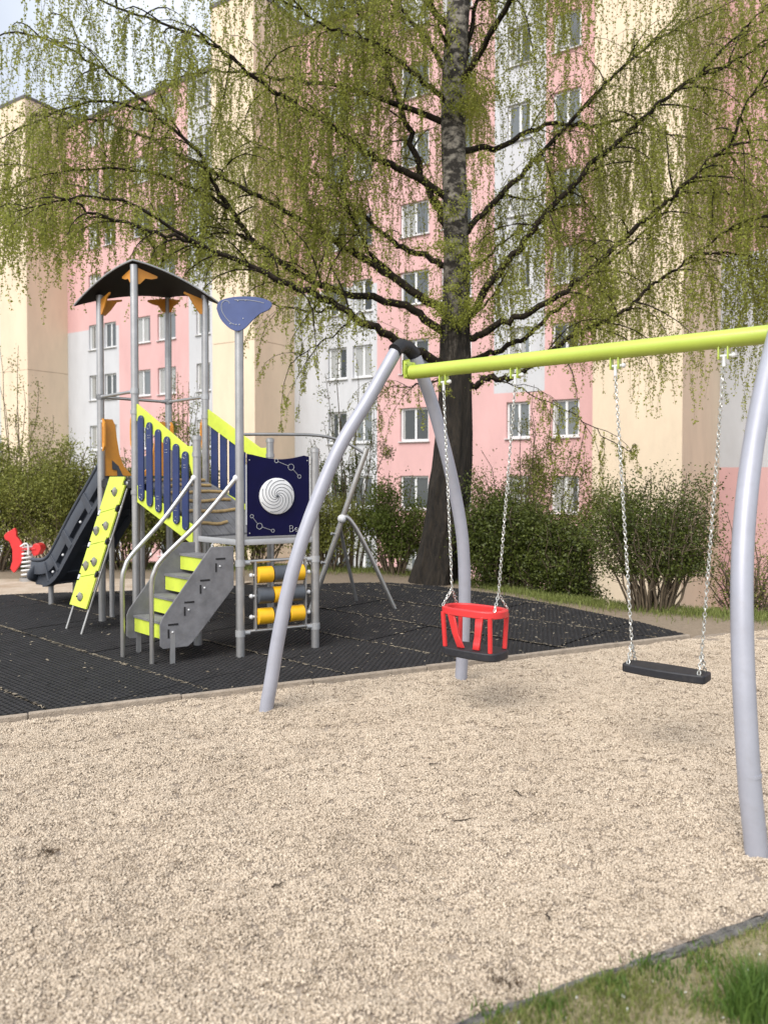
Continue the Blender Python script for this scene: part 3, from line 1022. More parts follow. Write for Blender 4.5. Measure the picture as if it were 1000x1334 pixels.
def clamp(p, z, parent, dirv=None):
    c = MB()
    c.tube([p + UP * (z - 0.028), p + UP * (z + 0.028)], PR_ + 0.006, 16)
    if dirv is not None:
        d_ = Vector(dirv).normalized()
        c.tube([p + UP * z, p + UP * z + d_ * 0.085], 0.021, 10)
    c.build('clamp', M_edge, parent)
# roof: a bent diamond sheet
RC = Vector((-2.50, 8.33, 0))
def roof_pt(a, b, dz=0.0):
    """a towards +x corner, b towards +y corner, |a|+|b|<=1"""
    z = 3.735 - 0.27 * abs(a) ** 1.8 - 0.07 * (b + 1) / 2
    return Vector((RC.x + a * (0.84 if a < 0 else 0.75), RC.y + b * 0.64, z + dz))
N = 16
grid = {}
mb = MB()
def sq(i, j):
    s_, t_ = i / N * 2 - 1, j / N * 2 - 1
    return (s_ - t_) / 2, (s_ + t_) / 2
vs = []; fs = []
for lay, dz in ((0, 0.0), (1, -0.018)):
    for j in range(N + 1):
        for i in range(N + 1):
            vs.append(roof_pt(*sq(i, j), dz))
M1 = (N + 1) ** 2
for j in range(N):
    for i in range(N):
        a = j * (N + 1) + i
        fs.append((a, a + 1, a + N + 2, a + N + 1))
        fs.append((M1 + a, M1 + a + N + 1, M1 + a + N + 2, M1 + a + 1))
def border():
    o = [j for j in range(N + 1)]
    o += [j * (N + 1) + N for j in range(1, N + 1)]
    o += [N * (N + 1) + i for i in range(N - 1, -1, -1)]
    o += [j * (N + 1) for j in range(N - 1, 0, -1)]
    return o
B_ = border()
for k in range(len(B_)):
    a, b = B_[k], B_[(k + 1) % len(B_)]
    fs.append((a, b, M1 + b, M1 + a))
mb.add(vs, fs)
roof = mb.build('roof', M_dark, pt, angle=60)
ed = MB()
ed.tube([vs[k] + Vector((0, 0, -0.005)) + (vs[k] - Vector((RC.x, RC.y, vs[k].z))).normalized() * 0.004 for k in B_], 0.010, 6, closed=True)
ed.build('edge_trim', M_edge, roof)
for pz, p in ((3.70, P1), (3.50, PL), (3.64, PB), (3.50, PR)):
    for q in (P1, PL, PB, PR):
        if q is p: continue
        dv = (q - p)
        if dv.length > 1.0: continue
        dv.normalize()
        zt = pz - 0.02
        rise = 0.05 if p in (PL, PR) else -0.045
        poly = [(0.03, zt - 0.16), (0.06, zt - 0.16), (0.12, zt - 0.095), (0.19, zt + rise - 0.045), (0.25, zt + rise - 0.025), (0.25, zt + rise - 0.005), (0.03, zt)]
        MB().prism(poly, p, dv, UP, 0.014).build('bracket', M_orange, roof, smooth=False)
# upper deck and bars
def deck(name, corners, z, th, m=M_greyboard):
    c = sum(corners, Vector()) / len(corners)
    poly = [((q - c) * 0.98).xy for q in corners]
    d_ = MB().prism([tuple(q) for q in poly], c + UP * (z - th / 2), Vector((1, 0, 0)), Vector((0, 1, 0)), th)
    return d_.build(name, m, pt, smooth=False, bevel=0.004)
ud = deck('upper_deck', [P1, PR, PB, PL], DECK_H, 0.03, M_black)
for a, b in ((P1, PL), (PL, PB), (PB, PR), (PR, P1)):
    dv = (b - a)
    MB().box((a + b) / 2 + UP * (DECK_H - 0.055), (dv.length - 0.08, 0.03, 0.075), ex=dv).build('edge_beam', M_black, ud)
for a, b in ((PL, P1), (PL, PB), (PB, PR)):
    br = MB().tube([a + UP * 2.435, b + UP * 2.435], 0.017, 12).build('bar', M_inox, pt)
    clamp(a, 2.435, br, b - a); clamp(b, 2.435, br, a - b)
# orange hand grips with a slot
def grip(p, toward, z0, z1):
    d_ = (toward - p).normalized()
    outer = roundpoly([(0.045, z0), (0.095, z0 + 0.05), (0.105, (z0 + z1) / 2), (0.095, z1 - 0.05), (0.045, z1)], 0.02, 3)
    ih = [(0.066, (z0 + z1) / 2 - 0.09), (0.082, (z0 + z1) / 2 - 0.09), (0.082, (z0 + z1) / 2 + 0.09), (0.066, (z0 + z1) / 2 + 0.09)]
    mb = MB()
    # ring with hole: build as strips
    mb.prism([(0.045, z0 + 0.02), (0.066, z0 + 0.02), (0.066, z1 - 0.02), (0.045, z1 - 0.02)], p, d_, UP, 0.016)
    mb.prism([(0.082, z0 + 0.05), (0.098, z0 + 0.07), (0.105, (z0 + z1) / 2), (0.098, z1 - 0.07), (0.082, z1 - 0.05)], p, d_, UP, 0.016)
    mb.prism([(0.066, z0 + 0.025), (0.082, z0 + 0.05), (0.082, ih[0][1]), (0.066, ih[0][1])], p, d_, UP, 0.016)
    mb.prism([(0.066, ih[2][1]), (0.082, ih[2][1]), (0.082, z1 - 0.05), (0.066, z1 - 0.025)], p, d_, UP, 0.016)
    gr = mb.build('hand_grip', M_orange, pt, smooth=False)
    for z in (z0 + 0.05, z1 - 0.05):
        MB().tube([p + UP * z, p + d_ * 0.055 + UP * z], 0.016, 8).build('fixing', M_white, gr)
grip(PL, P1, 1.83, 2.22); grip(P1, PL, 1.83, 2.22); grip(PB, PR, 1.86, 2.22); grip(PR, PB, 1.86, 2.22)
# orange slide wings
for p, q in ((PL, PB), (PB, PL)):
    d_ = (q - p).normalized()
    poly = [(0.045, 1.58), (0.045, 2.20), (0.13, 2.20), (0.16, 2.14), (0.18, 1.98), (0.21, 1.80), (0.26, 1.68), (0.34, 1.60), (0.36, 1.58)]
    MB().prism(poly, p, d_, UP, 0.018).build('slide_wing', M_orange, pt, smooth=False, bevel=0.003)

# slide
sdir = Vector((-0.79, 0.61, 0)).normalized(); slat = Vector((-0.61, -0.79, 0)).normalized()   # slat: towards the camera
S0 = (PL + PB) / 2
path = smoothpath([Vector((0.0, 0, 1.56)), Vector((0.12, 0, 1.52)), Vector((0.36, 0, 1.29)), Vector((0.72, 0, 0.94)), Vector((1.03, 0, 0.61)), Vector((1.22, 0, 0.42)), Vector((1.40, 0, 0.32)), Vector((1.60, 0, 0.28)), Vector((1.80, 0, 0.275))], 5)
def spt(d_, l, z):
    q = S0 + sdir * d_ + slat * l
    return Vector((q.x, q.y, z))
prof = [(-.27, .25), (-.265, .275), (-.245, .28), (-.225, .265), (-.205, .12), (-.17, .03), (-.10, 0), (.10, 0), (.17, .03), (.205, .12), (.225, .265), (.245, .28), (.265, .275), (.27, .25),
        (.285, .22), (.282, .095), (.228, .085), (.222, -.045), (.10, -.05), (-.10, -.05), (-.222, -.045), (-.228, .085), (-.282, .095), (-.285, .22)]
slide = empty_part = None
def loft(prof, path, i0, i1, grow=0.0):
    mb = MB(); vs = []; fs = []; n = len(prof); m = 0
    for i in range(i0, i1 + 1):
        a = path[max(i - 1, 0)]; b = path[min(i + 1, len(path) - 1)]
        t = (b - a).normalized()
        nz = Vector((-t.z, 0, t.x))
        if nz.z < 0: nz = -nz
        for (l, h) in prof:
            q = path[i] + nz * h
            vs.append(spt(q.x, l, q.z))
        m += 1
    for i in range(m - 1):
        for k in range(n):
            k2 = (k + 1) % n
            fs.append((i * n + k, i * n + k2, (i + 1) * n + k2, (i + 1) * n + k))
    fs.append(tuple(range(n))); fs.append(tuple((m - 1) * n + k for k in range(n - 1, -1, -1)))
    return mb.add(vs, fs)
np_ = len(path)
slide = loft(prof, path, 0, np_ - 1).build('slide', M_slide, pt, angle=50)
# moulded ribs and the recessed flank panels on both sides
ribs = [(5, 6), (11, 12), (17, 18), (23, 24), (29, 30)]
for (i0, i1) in ribs:
    rp = [(.297, .225), (.297, -.02), (.25, -.066), (-.25, -.066), (-.297, -.02), (-.297, .225), (-.262, .225), (-.218, -.03), (.218, -.03), (.262, .225)]
    loft(rp, path, i0, i1).build('rib', M_slide, slide, smooth=False, bevel=0.006)
fl = [(.292, -.005), (.292, -.062), (.20, -.07), (.20, -.02)]
fr_ = [(-.20, -.02), (-.20, -.07), (-.292, -.062), (-.292, -.005)]
loft(fl, path, 3, np_ - 8).build('flange', M_slide, slide, smooth=False)
loft(fr_, path, 3, np_ - 8).build('flange', M_slide, slide, smooth=False)
for i in (8, 14, 20, 26):
    q = path[i]
    bmb = MB().ball(spt(q.x, .296, q.z + .04), 0.016)
    bmb.build('bolt', M_white, slide)
for sg_ in (-1, 1):
    pp_ = []
    for i in range(1, np_):
        a_ = path[max(i - 1, 0)]; b_ = path[min(i + 1, np_ - 1)]; t_ = (b_ - a_).normalized(); q = path[i] + Vector((-t_.z, 0, t_.x)) * .268
        pp_.append(spt(q.x, sg_ * .262, q.z))
    MB().tube(pp_, 0.026, 10).build('rolled_edge', M_slide, slide)
# rounded run-out lip
lip = MB()
lp = []
for k in range(13):
    a = math.pi * k / 12 - math.pi / 2
    lp.append(spt(1.80 + 0.11 * math.cos(a), 0.25 * math.sin(a), 0.36 - 0.06 * math.cos(a) + 0.0))
lip.tube([spt(1.68, -0.25, 0.53)] + lp + [spt(1.68, 0.25, 0.53)], [0.02] + [0.075] * 13 + [0.02], 10)
lip.build('exit_lip', M_slide, slide)
for d_, l in ((1.55, 0.16), (1.55, -0.16)):
    a = spt(d_, l, -0.2); b = spt(d_, l, 0.30)
    MB().tube([a, b], 0.032, 14).build('support', M_galv, slide)
for l in (-0.2, 0.2):
    MB().tube([spt(0.18, l, -0.2), spt(0.18, l, 1.42)], 0.028, 12).build('support', M_galv, slide)

# climbing wall
edge = (P1 - PL).normalized()
top_c = (P1 + PL) / 2 + UP * 1.57 + Vector((0.02, -0.02, 0))
bot_c = Vector((-3.185, 7.77, 0.0))
cdn = (bot_c - top_c); CL = cdn.length; cdn.normalize()
cw_n = edge.cross(cdn).normalized()
if cw_n.y > 0: cw_n = -cw_n
wall_len = CL * 0.845
cwp = None
HW = 0.205
seams = [0, 0.265, 0.515, 0.765, 1.0]
first = None
def cwpt(x, d_, n_=0.0):
    return top_c + edge * x + cdn * d_ + cw_n * n_
rails = []
for sx in (-1, 1):
    r_ = MB().tube([cwpt(sx * (HW - 0.015), 0.03, -0.035), cwpt(sx * (HW - 0.015), CL - 0.03, -0.035), cwpt(sx * (HW - 0.015), CL + 0.2, -0.035)], 0.014, 10)
    if sx == -1:
        climb = r_.build('climbing_wall', M_inox, pt)
    else:
        r_.build('rail', M_inox, climb)
for k in range(4):
    d0 = seams[k] * wall_len + (0.003 if k else 0); d1 = seams[k + 1] * wall_len - (0.003 if k < 3 else 0)
    sk = 0.03
    nh = 0.035
    poly = [(-HW, d0 + sk * (k > 0))]
    if k > 0:
        poly = [(-HW, d0 + sk + nh), (-HW + 0.045, d0 + sk + nh), (-HW + 0.045, d0 + sk)]
    if k > 0:
        poly += [(HW - 0.045, d0 - sk), (HW - 0.045, d0 - sk + nh), (HW, d0 - sk + nh)]
    else:
        poly += [(HW - 0.06, d0), (HW - 0.06, d0 + 0.0), (HW - 0.06, d0 + .09), (HW, d0 + 0.09)]
    if k < 3:
        poly += [(HW, d1 - sk - nh), (HW - 0.045, d1 - sk - nh), (HW - 0.045, d1 - sk), (-HW + 0.045, d1 + sk), (-HW + 0.045, d1 + sk - nh), (-HW, d1 + sk - nh)]
    else:
        poly += [(HW, d1), (-HW, d1)]
    MB().prism(poly, top_c, edge, cdn, 0.018).build('board', M_lime, climb, smooth=False, bevel=0.002)
for k in (1, 2, 3):
    for sx, sk in ((-1, 0.03), (1, -0.03)):
        q = cwpt(sx * (HW - 0.02), seams[k] * wall_len + sk, 0.0)
        MB().box(q, (0.035, 0.03, 0.05), ex=edge, ez=cdn, ey=cw_n, bev=0.006).build('bracket', M_white if sx < 0 else M_black, climb)
def hold(x, d_):
    mb = MB()
    c = cwpt(x, d_, 0.018)
    bm = bmesh.new(); bmesh.ops.create_icosphere(bm, subdivisions=2, radius=1)
    sx, sy = random.uniform(0.034, 0.042), random.uniform(0.038, 0.046)
    for v in bm.verts:
        k_ = 1 + random.uniform(-.12, .12)
        v.co = Vector((v.co.x * sx * k_, v.co.y * sy * k_ + (0.016 if v.co.z > 0.3 else 0) * -1, v.co.z * 0.04 * k_))
    bm.verts.index_update()
    mb.add([c + edge * v.co.x + cdn * v.co.y + cw_n * v.co.z for v in bm.verts], [[v.index for v in f.verts] for f in bm.faces])
    bm.free()
    h = mb.build('hold', M_hold, climb)
    MB().tube([cwpt(x, d_ - 0.004, 0.045), cwpt(x, d_ - 0.004, 0.062)], 0.010, 6).build('bolt', M_black, h)
for x, f in ((0.06, .125), (0.10, .385), (-0.08, .43), (0.09, .66), (-0.07, .70), (0.02, .93)):
    hold(x, f * wall_len)
for sx in (-1, 1):
    MB().ball(cwpt(sx * (HW + 0.01), 0.06, -0.03), 0.036).build('rail_joint', M_galv, climb)

# ramp with wooden cleats
ra0, ra1 = P4, P5; rb0, rb1 = P1, PR
def rpt(s_, t, dz=0.0):
    a = P4.lerp(P5, s_); b = P1.lerp(PR, s_)
    q = a.lerp(b, t)
    z = DECK_L + (DECK_H - DECK_L) * (t + 0.12 * math.sin(math.pi * t))
    return Vector((q.x, q.y, z + dz))
planks = 9
ramp = None
mb = MB()
for k in range(planks):
    s0_, s1_ = 0.06 + 0.88 * k / planks + 0.003, 0.06 + 0.88 * (k + 1) / planks - 0.003
    mbk = MB(); vs = []; fs = []
    nt_ = 8
    for i in range(nt_ + 1):
        t = 0.02 + 0.96 * i / nt_
        vs += [rpt(s0_, t), rpt(s1_, t), rpt(s1_, t, -0.022), rpt(s0_, t, -0.022)]
    for i in range(nt_):
        for q in range(4):
            fs.append((i * 4 + q, i * 4 + (q + 1) % 4, i * 4 + 4 + (q + 1) % 4, i * 4 + 4 + q))
    fs += [(0, 1, 2, 3), tuple(nt_ * 4 + q for q in (3, 2, 1, 0))]
    mbk.add(vs, fs)
    if ramp is None:
        ramp = mbk.build('ramp', M_greyboard, pt)
    else:
        mbk.build('plank', M_greyboard, ramp)
for k, t in enumerate((0.14, 0.30, 0.46, 0.62, 0.78, 0.92)):
    s0_, s1_ = (0.10, 0.52) if k == 0 else ((0.12, 0.9) if k % 2 else (0.2, 0.86))
    pts = [rpt(s0_ + (s1_ - s0_) * i / 8, t + 0.012 * math.sin(i * 0.9 + k), 0.014) for i in range(9)]
    MB().tube(pts, 0.016, 8).build('cleat', M_wood, ramp)
# lime side rails with blue pickets
def picket_side(a, b, side, tops, n, t0, t1, name_first):
    """a at the tower post, b at the lower post; side: unit normal towards the viewer side"""
    dv = (b - a); Ln = dv.length; d_ = dv.normalized()
    zt0, zt1, zb0, zb1 = tops
    def top(t): return zt0 + (zt1 - zt0) * min(t / 0.86, 1.0)
    def bot(t): return zb0 + (zb1 - zb0) * t
    o = a + side * 0.0
    up_poly = [(0.04, top(0.0)), (0.86 * Ln, top(0.86)), (Ln - 0.045, top(1.0)), (Ln - 0.045, top(1.0) - 0.30), (Ln - 0.10, top(1) - 0.17), (0.78 * Ln, top(.80) - 0.15), (0.04, top(0) - 0.17)]
    lo_poly = [(0.04, bot(0) + 0.17), (0.80 * Ln, bot(.8) + 0.15), (Ln - 0.06, bot(1) + 0.17), (Ln - 0.06, bot(1) - 0.03), (Ln - 0.10, bot(1) + 0.0), (0.04, bot(0))]
    first = MB().prism(up_poly, o, d_, UP, 0.018).build('ramp_rail', M_lime, pt, smooth=False, bevel=0.003)
    MB().prism(lo_poly, o, d_, UP, 0.018).build('lower_band', M_lime, first, smooth=False, bevel=0.003)
    for i in range(n):
        t = t0 + (t1 - t0) * i / (n - 1)
        x = t * Ln
        z1 = top(t) - 0.055; z0 = bot(t) + 0.06
        hw = 0.046
        poly = []
        for k in range(9):
            an_ = math.pi * k / 8
            poly.append((x + hw * math.cos(an_), z1 - hw + hw * math.sin(an_)))
        poly += [(x - hw, (z0 + z1) / 2), ]
        for k in range(9):
            an_ = math.pi + math.pi * k / 8
            poly.append((x + hw * math.cos(an_), z0 + hw + hw * math.sin(an_)))
        pk = MB().prism(poly, o + side * 0.019, d_, UP, 0.016).build('picket', M_blue, first, smooth=False, bevel=0.002)
        nf = o + side * 0.0285
        dd = MB()
        zc = z1 - 0.05 if i % 2 else z0 + 0.05
        for k in range(12):
            if (i + k) % 5 == 0: continue
            a0 = 2 * math.pi * k / 12; a1 = 2 * math.pi * (k + 0.8) / 12
            r0 = 0.021
            p0 = nf + d_ * (x + r0 * math.cos(a0)) + UP * (zc + r0 * math.sin(a0))
            p1 = nf + d_ * (x + r0 * math.cos(a1)) + UP * (zc + r0 * math.sin(a1))
            dd.tube([p0, p1], 0.0022, 4)
        for zz in ((z1 - 0.13, z1 - 0.155) if i % 2 else (z0 + 0.13, z0 + 0.155)):
            for xx in (-0.012, 0.010):
                dd.ball(nf + d_ * (x + xx) + UP * zz, 0.0045, seg=6, rings=4)
        for zz in (z1 - 0.02, z0 + 0.02):
            dd.ball(nf + d_ * (x + 0.022) + UP * zz, 0.005, seg=6, rings=4)
        dd.build('engraving', M_edge, pk)
    for p, zz in ((a, top(0) - 0.08), (a, bot(0) + 0.1), (b, top(1) - 0.08)):
        c = MB().tube([p + UP * (zz - .02), p + UP * (zz + .02)], PR_ + 0.008, 14)
        c.build('clamp', M_galv, first)
vn = Vector((-0.52, -0.85, 0)).normalized()
picket_side(P1, P4, vn, (2.305, 1.86, 1.315, 0.95), 6, 0.125, 0.845, 'a')
picket_side(PR, P5, -vn, (2.30, 1.87, 1.33, 1.00), 6, 0.125, 0.845, 'b')

# lower deck
ld = deck('lower_deck', [P2, P3, P5, P4], DECK_L, 0.03)
for a, b in ((P2, P3), (P3, P5), (P4, P2)):
    dv = b - a
    MB().box((a + b) / 2 + UP * (DECK_L - 0.005), (dv.length - 0.07, 0.035, 0.05), ex=dv, bev=0.004).build('edge_beam', M_edge, ld)

# navy play panel with spiral disc
pdv = (P3 - P2); PLN = pdv.length; pdv.normalize()
pnn = Vector((pdv.y, -pdv.x, 0))                      # towards the camera
def ppt(x, z, n_=0.0): return P2 + pdv * x + UP * z + pnn * n_
poly = [(0.065, 1.045), (PLN - 0.06, 1.045), (PLN - 0.06, 1.755)]
for k in range(1, 12):
    t = k / 12
    x = PLN - 0.06 - t * (PLN - 0.125)
    poly.append((x, 1.765 - 0.035 * math.sin(math.pi * (t * 1.25 - 0.12)) ** 1 if True else 0))
poly.append((0.065, 1.775))
panel = MB().prism(poly, P2, pdv, UP, 0.02).build('play_panel', M_navy, pt, smooth=False, bevel=0.003)
cx, cz, rr = 0.335, 1.40, 0.162
disc = MB()
disc.tube([ppt(cx, cz, 0.010), ppt(cx, cz, 0.030), ppt(cx, cz, 0.036)], [rr, rr, rr - 0.008], 48)
disc_o = disc.build('spiral_disc', M_white, panel)
sp = MB()
for arm in range(8):
    pts = []
    for k in range(22):
        t = k / 21
        r0 = 0.016 + (rr - 0.024) * t ** 0.9
        an_ = arm * math.pi / 4 - 3.6 * t ** 0.8
        pts.append(ppt(cx + r0 * math.cos(an_), cz + r0 * math.sin(an_), 0.0365))
    sp.tube(pts, 0.0026, 4)
sp.ball(ppt(cx, cz, 0.034), 0.014)
sp.build('spiral_groove', M_greyroll, disc_o)
en = MB()
def ring(mb, x, z, r_):
    mb.tube([ppt(x + r_ * math.cos(2 * math.pi * k / 16), z + r_ * math.sin(2 * math.pi * k / 16), 0.0112) for k in range(16)], 0.0028, 4, closed=True)
def seg(mb, a, b):
    mb.tube([ppt(a[0], a[1], 0.0112), ppt(b[0], b[1], 0.0112)], 0.0026, 4)
for cs_ in ([(0.335, 1.715, .017), (0.475, 1.66, .028), (0.555, 1.575, .016)], [(0.105, 1.225, .015), (0.175, 1.135, .026), (0.30, 1.09, .014)]):
    for (x, z, r_) in cs_: ring(en, x, z, r_)
    for p, q in zip(cs_, cs_[1:]):
        v = Vector((q[0] - p[0], q[1] - p[1])).normalized()
        seg(en, (p[0] + v.x * p[2], p[1] + v.y * p[2]), (q[0] - v.x * q[2], q[1] - v.y * q[2]))
# letters cut at the lower right, partly behind the swing leg: B, e
bx, bz = 0.462, 1.075
seg(en, (bx, bz), (bx, bz + 0.055)); 
en.tube([ppt(bx + x, bz + z, 0.0112) for x, z in ((0, .055), (.022, .055), (.030, .046), (.024, .030), (0, .030))], 0.0026, 4)
en.tube([ppt(bx + x, bz + z, 0.0112) for x, z in ((0, .030), (.026, .030), (.035, .016), (.026, 0), (0, 0))], 0.0026, 4)
bx += 0.05
en.tube([ppt(bx + x, bz + z, 0.0112) for x, z in ((.002, .018), (.026, .020), (.022, .034), (.010, .036), (.001, .024), (.004, .006), (.014, .0), (.025, .006))], 0.0026, 4)
for (x, z) in ((0.085, 1.72), (0.085, 1.075), (PLN - 0.08, 1.72), (PLN - 0.08, 1.075)):
    en.ball(ppt(x, z, 0.011), 0.006, seg=6, rings=4)
en.build('engraving', M_edge, panel)
for x in (0.058, PLN - 0.052):
    MB().tube([ppt(x, 1.15, 0.0), ppt(x, 1.68, 0.0)], 0.008, 8).build('slot_light_strip', M_white, panel)  # pale tube stands in for light showing through a slot beside the panel

# roller panel below
rz = [0.70, 0.515, 0.33]
fr = None
for z, nm in ((0.825, 'roller_frame'), (0.205, 'bar')):
    b_ = MB().tube([ppt(0.03, z), ppt(PLN - 0.03, z)], 0.016, 12)
    if fr is None:
        fr = b_.build('roller_frame', M_inox, pt)
    else:
        b_.build('bar', M_inox, fr)
    clamp(P2, z - 0.01, fr, pdv); clamp(P3, z - 0.01, fr, -pdv)
xa, xb = 0.135, PLN - 0.10
for x in (xa, xb):
    MB().box(ppt(x, (0.825 + 0.205) / 2), (0.016, 0.045, 0.60), ex=pdv).build('side_plate', M_galv, fr)
for i, z in enumerate(rz):
    ax = MB().tube([ppt(xa - 0.03, z), ppt(xb + 0.03, z)], 0.012, 8)
    ax.ball(ppt(xa - 0.035, z), 0.020); ax.ball(ppt(xb + 0.035, z), 0.020)
    ax.build('axle', M_white, fr)
    w3 = (xb - xa - 0.03) / 3
    for k in range(3):
        x0 = xa + 0.014 + w3 * k + 0.003; x1 = x0 + w3 - 0.006
        colr = M_yellow if (i + k) % 2 == 0 else M_greyroll
        MB().tube([ppt(x0, z), ppt(x0 + 0.006, z), ppt(x1 - 0.006, z), ppt(x1, z)], [0.066, 0.074, 0.074, 0.066], 24).build('roller', colr, fr)

# stairs
SE = Vector((-0.861, -0.508, 0)).normalized()
SW = Vector((-0.70, 0.70, 0)) * 0.60
SW = Vector((-0.42, 0.42, 0))
def stp(t, z, w_=0.0): return P2 + Vector((-0.035, 0.03, 0)) + SE * t + SW * w_ + UP * z
side_poly = [(0.675, 0.15), (0.675, 0.335), (0.655, 0.385), (0.235, 0.965), (0.03, 0.965), (0.03, 0.60), (0.395, 0.16), (0.44, 0.125), (0.65, 0.125)]
stairs = MB().prism(side_poly, stp(0, 0), SE, UP, 0.018).build('stairs', M_greyboard, pt, smooth=False, bevel=0.004)
MB().prism(side_poly, stp(0, 0, 1.0), SE, UP, 0.018).build('side_panel', M_greyboard, stairs, smooth=False, bevel=0.004)
for k in range(4):
    z = 0.335 + 0.178 * k; t1_ = 0.625 - 0.138 * k; t0_ = t1_ - 0.18
    mb = MB()
    a, b, c, d_ = stp(t1_, z, 0.03), stp(t1_, z, 0.97), stp(t0_, z, 0.97), stp(t0_, z, 0.03)
    mb.add([a, b, c, d_, a - UP * .02, b - UP * .02, c - UP * .02, d_ - UP * .02], [(0, 1, 2, 3), (7, 6, 5, 4), (0, 4, 5, 1), (1, 5, 6, 2), (2, 6, 7, 3), (3, 7, 4, 0)])
    st = mb.build('step', M_greyboard, stairs, smooth=False)
    mb = MB()
    e_ = SE * 0.0
    a, b = stp(t1_ - 0.012, z - 0.021, 0.03), stp(t1_ - 0.012, z - 0.021, 0.97)
    h_ = UP * 0.125; q = SE * -0.016
    mb.add([a, b, b - h_, a - h_, a + q, b + q, b + q - h_, a + q - h_], [(0, 1, 2, 3), (7, 6, 5, 4), (0, 4, 5, 1), (1, 5, 6, 2), (2, 6, 7, 3), (3, 7, 4, 0)])
    mb.build('riser', M_lime, st, smooth=False)
    sn = SE.cross(UP).normalized()
    if sn.y > 0: sn = -sn
    for (tt, zz, sx, sz) in ((t1_ - 0.06, z - 0.01, 0.085, 0.015), (t1_ - 0.02, z - 0.085, 0.014, 0.075)):
        MB().box(stp(tt, zz) + sn * 0.006, (sx, 0.012, sz), ex=SE).build('tenon', M_black, st, smooth=False)
    MB().ball(stp(t1_ - 0.055, z - 0.075) + sn * 0.011, 0.009, seg=8, rings=5).build('bolt', M_white, st)
for w_ in (0.0, 1.0):
    MB().box(stp(0.60, 0.0, w_) + SE * -0.03 + UP * 0.02, (0.04, 0.02, 0.5), ex=SE).build('support', M_galv, stairs)
def handrail(foot, topp, zt):
    f = Vector(foot); d_ = (topp - f); hd = Vector((d_.x, d_.y, 0))
    zb = 0.70
    pts = [f + UP * -0.2, f + UP * 0.3, f + UP * (zb - 0.05), f + hd * 0.035 + UP * (zb + 0.075), f + hd * 0.13 + UP * (zb + 0.19), f + hd * 0.55 + UP * (zb + (zt - zb) * 0.58), f + hd * 0.955 + UP * zt]
    pts = smoothpath(pts, 6)
    h = MB().tube(pts, 0.0205, 14).build('handrail', M_inox, pt)
    MB().ball(f + hd * 0.96 + UP * zt, 0.032).build('joint', M_white, h)
handrail((-2.29, 6.70, 0), P4, 1.56)
handrail((-1.955, 6.44, 0), P2, 1.56)

# leaf sign on the tall post
lpx = [(282, 402), (285, 393), (297, 388), (315, 386), (335, 387), (349, 391), (354, 396), (350, 403), (338, 409), (328, 418), (318, 428), (308, 431), (297, 426), (287, 415)]
pts = []
for (a, b) in lpx:
    q = P(a, b, 6.66)
    pts.append((q.x, q.z))
pts = [(v.x, v.y) for v in smoothpath([Vector((a, b, 0)) for a, b in pts + [pts[0]]], 4)[:-1]]
ly = 6.665
leafp = MB().prism(pts, Vector((0, ly, 0)), Vector((1, 0, 0)), UP, 0.02).build('leaf_panel', M_leafblue, pt, smooth=False, bevel=0.002)
en = MB()
def lq(a, b):
    q = P(a, b, ly); return Vector((q.x, ly - 0.0112, q.z))
en.tube(smoothpath([lq(*p) for p in ((299, 396), (298, 393), (293, 392), (289, 396), (289, 404), (293, 412), (300, 420), (306, 423))], 4), 0.003, 4)
en.tube(smoothpath([lq(*p) for p in ((306, 391), (322, 391), (336, 393), (344, 395))], 4), 0.003, 4)
for p in ((300, 422), (308, 423), (312, 423), (317, 415), (310, 392), (320, 391.5)):
    en.ball(lq(*p), 0.006, seg=6, rings=4)
en.build('engraving', M_edge, leafp)

# slanting climb pole, arched bar and its two props
cp0 = Vector((-0.93, 8.95, -0.2)); cp1 = Vector((-0.20, 8.95, 1.90))
cpn = (cp1 - cp0).normalized()
pole = MB().tube([cp0, cp1], 0.032, 16).build('slanting_pole', M_inox, pt)
jt = Vector((-0.49, 8.93, 1.08))
pr1 = smoothpath([jt + Vector((0, 0, 0.02)), jt + Vector((0.10, 0.02, -0.02)), jt + Vector((0.30, 0.1, -0.38)), Vector((0.17, 9.15, -0.1))], 6)
MB().tube(pr1, 0.026, 12).build('prop', M_inox, pole)
pr2 = smoothpath([jt + Vector((-0.02, 0.03, -0.02)), jt + Vector((-.02, 0.4, -0.25)), Vector((-0.33, 9.75, -0.1))], 6)
MB().tube(pr2, 0.022, 12).build('prop', M_galv, pole)
MB().ball(jt, 0.052).build('joint', M_white, pole)
arch = smoothpath([Vector((-1.55, 8.15, 2.02)), Vector((-1.1, 8.4, 2.035)), Vector((-0.72, 8.7, 2.035)), Vector((-0.45, 8.86, 1.97)), Vector((-0.24, 8.94, 1.85))], 6)
MB().tube(arch, 0.017, 10).build('arched_bar', M_galv, pole)
for t in (0.25, 0.36, 0.52):
    q = cp0.lerp(cp1, t)
    MB().tube([q, q + Vector((-0.06, -0.05, 0.02))], 0.016, 8).build('peg', M_inox, pole)

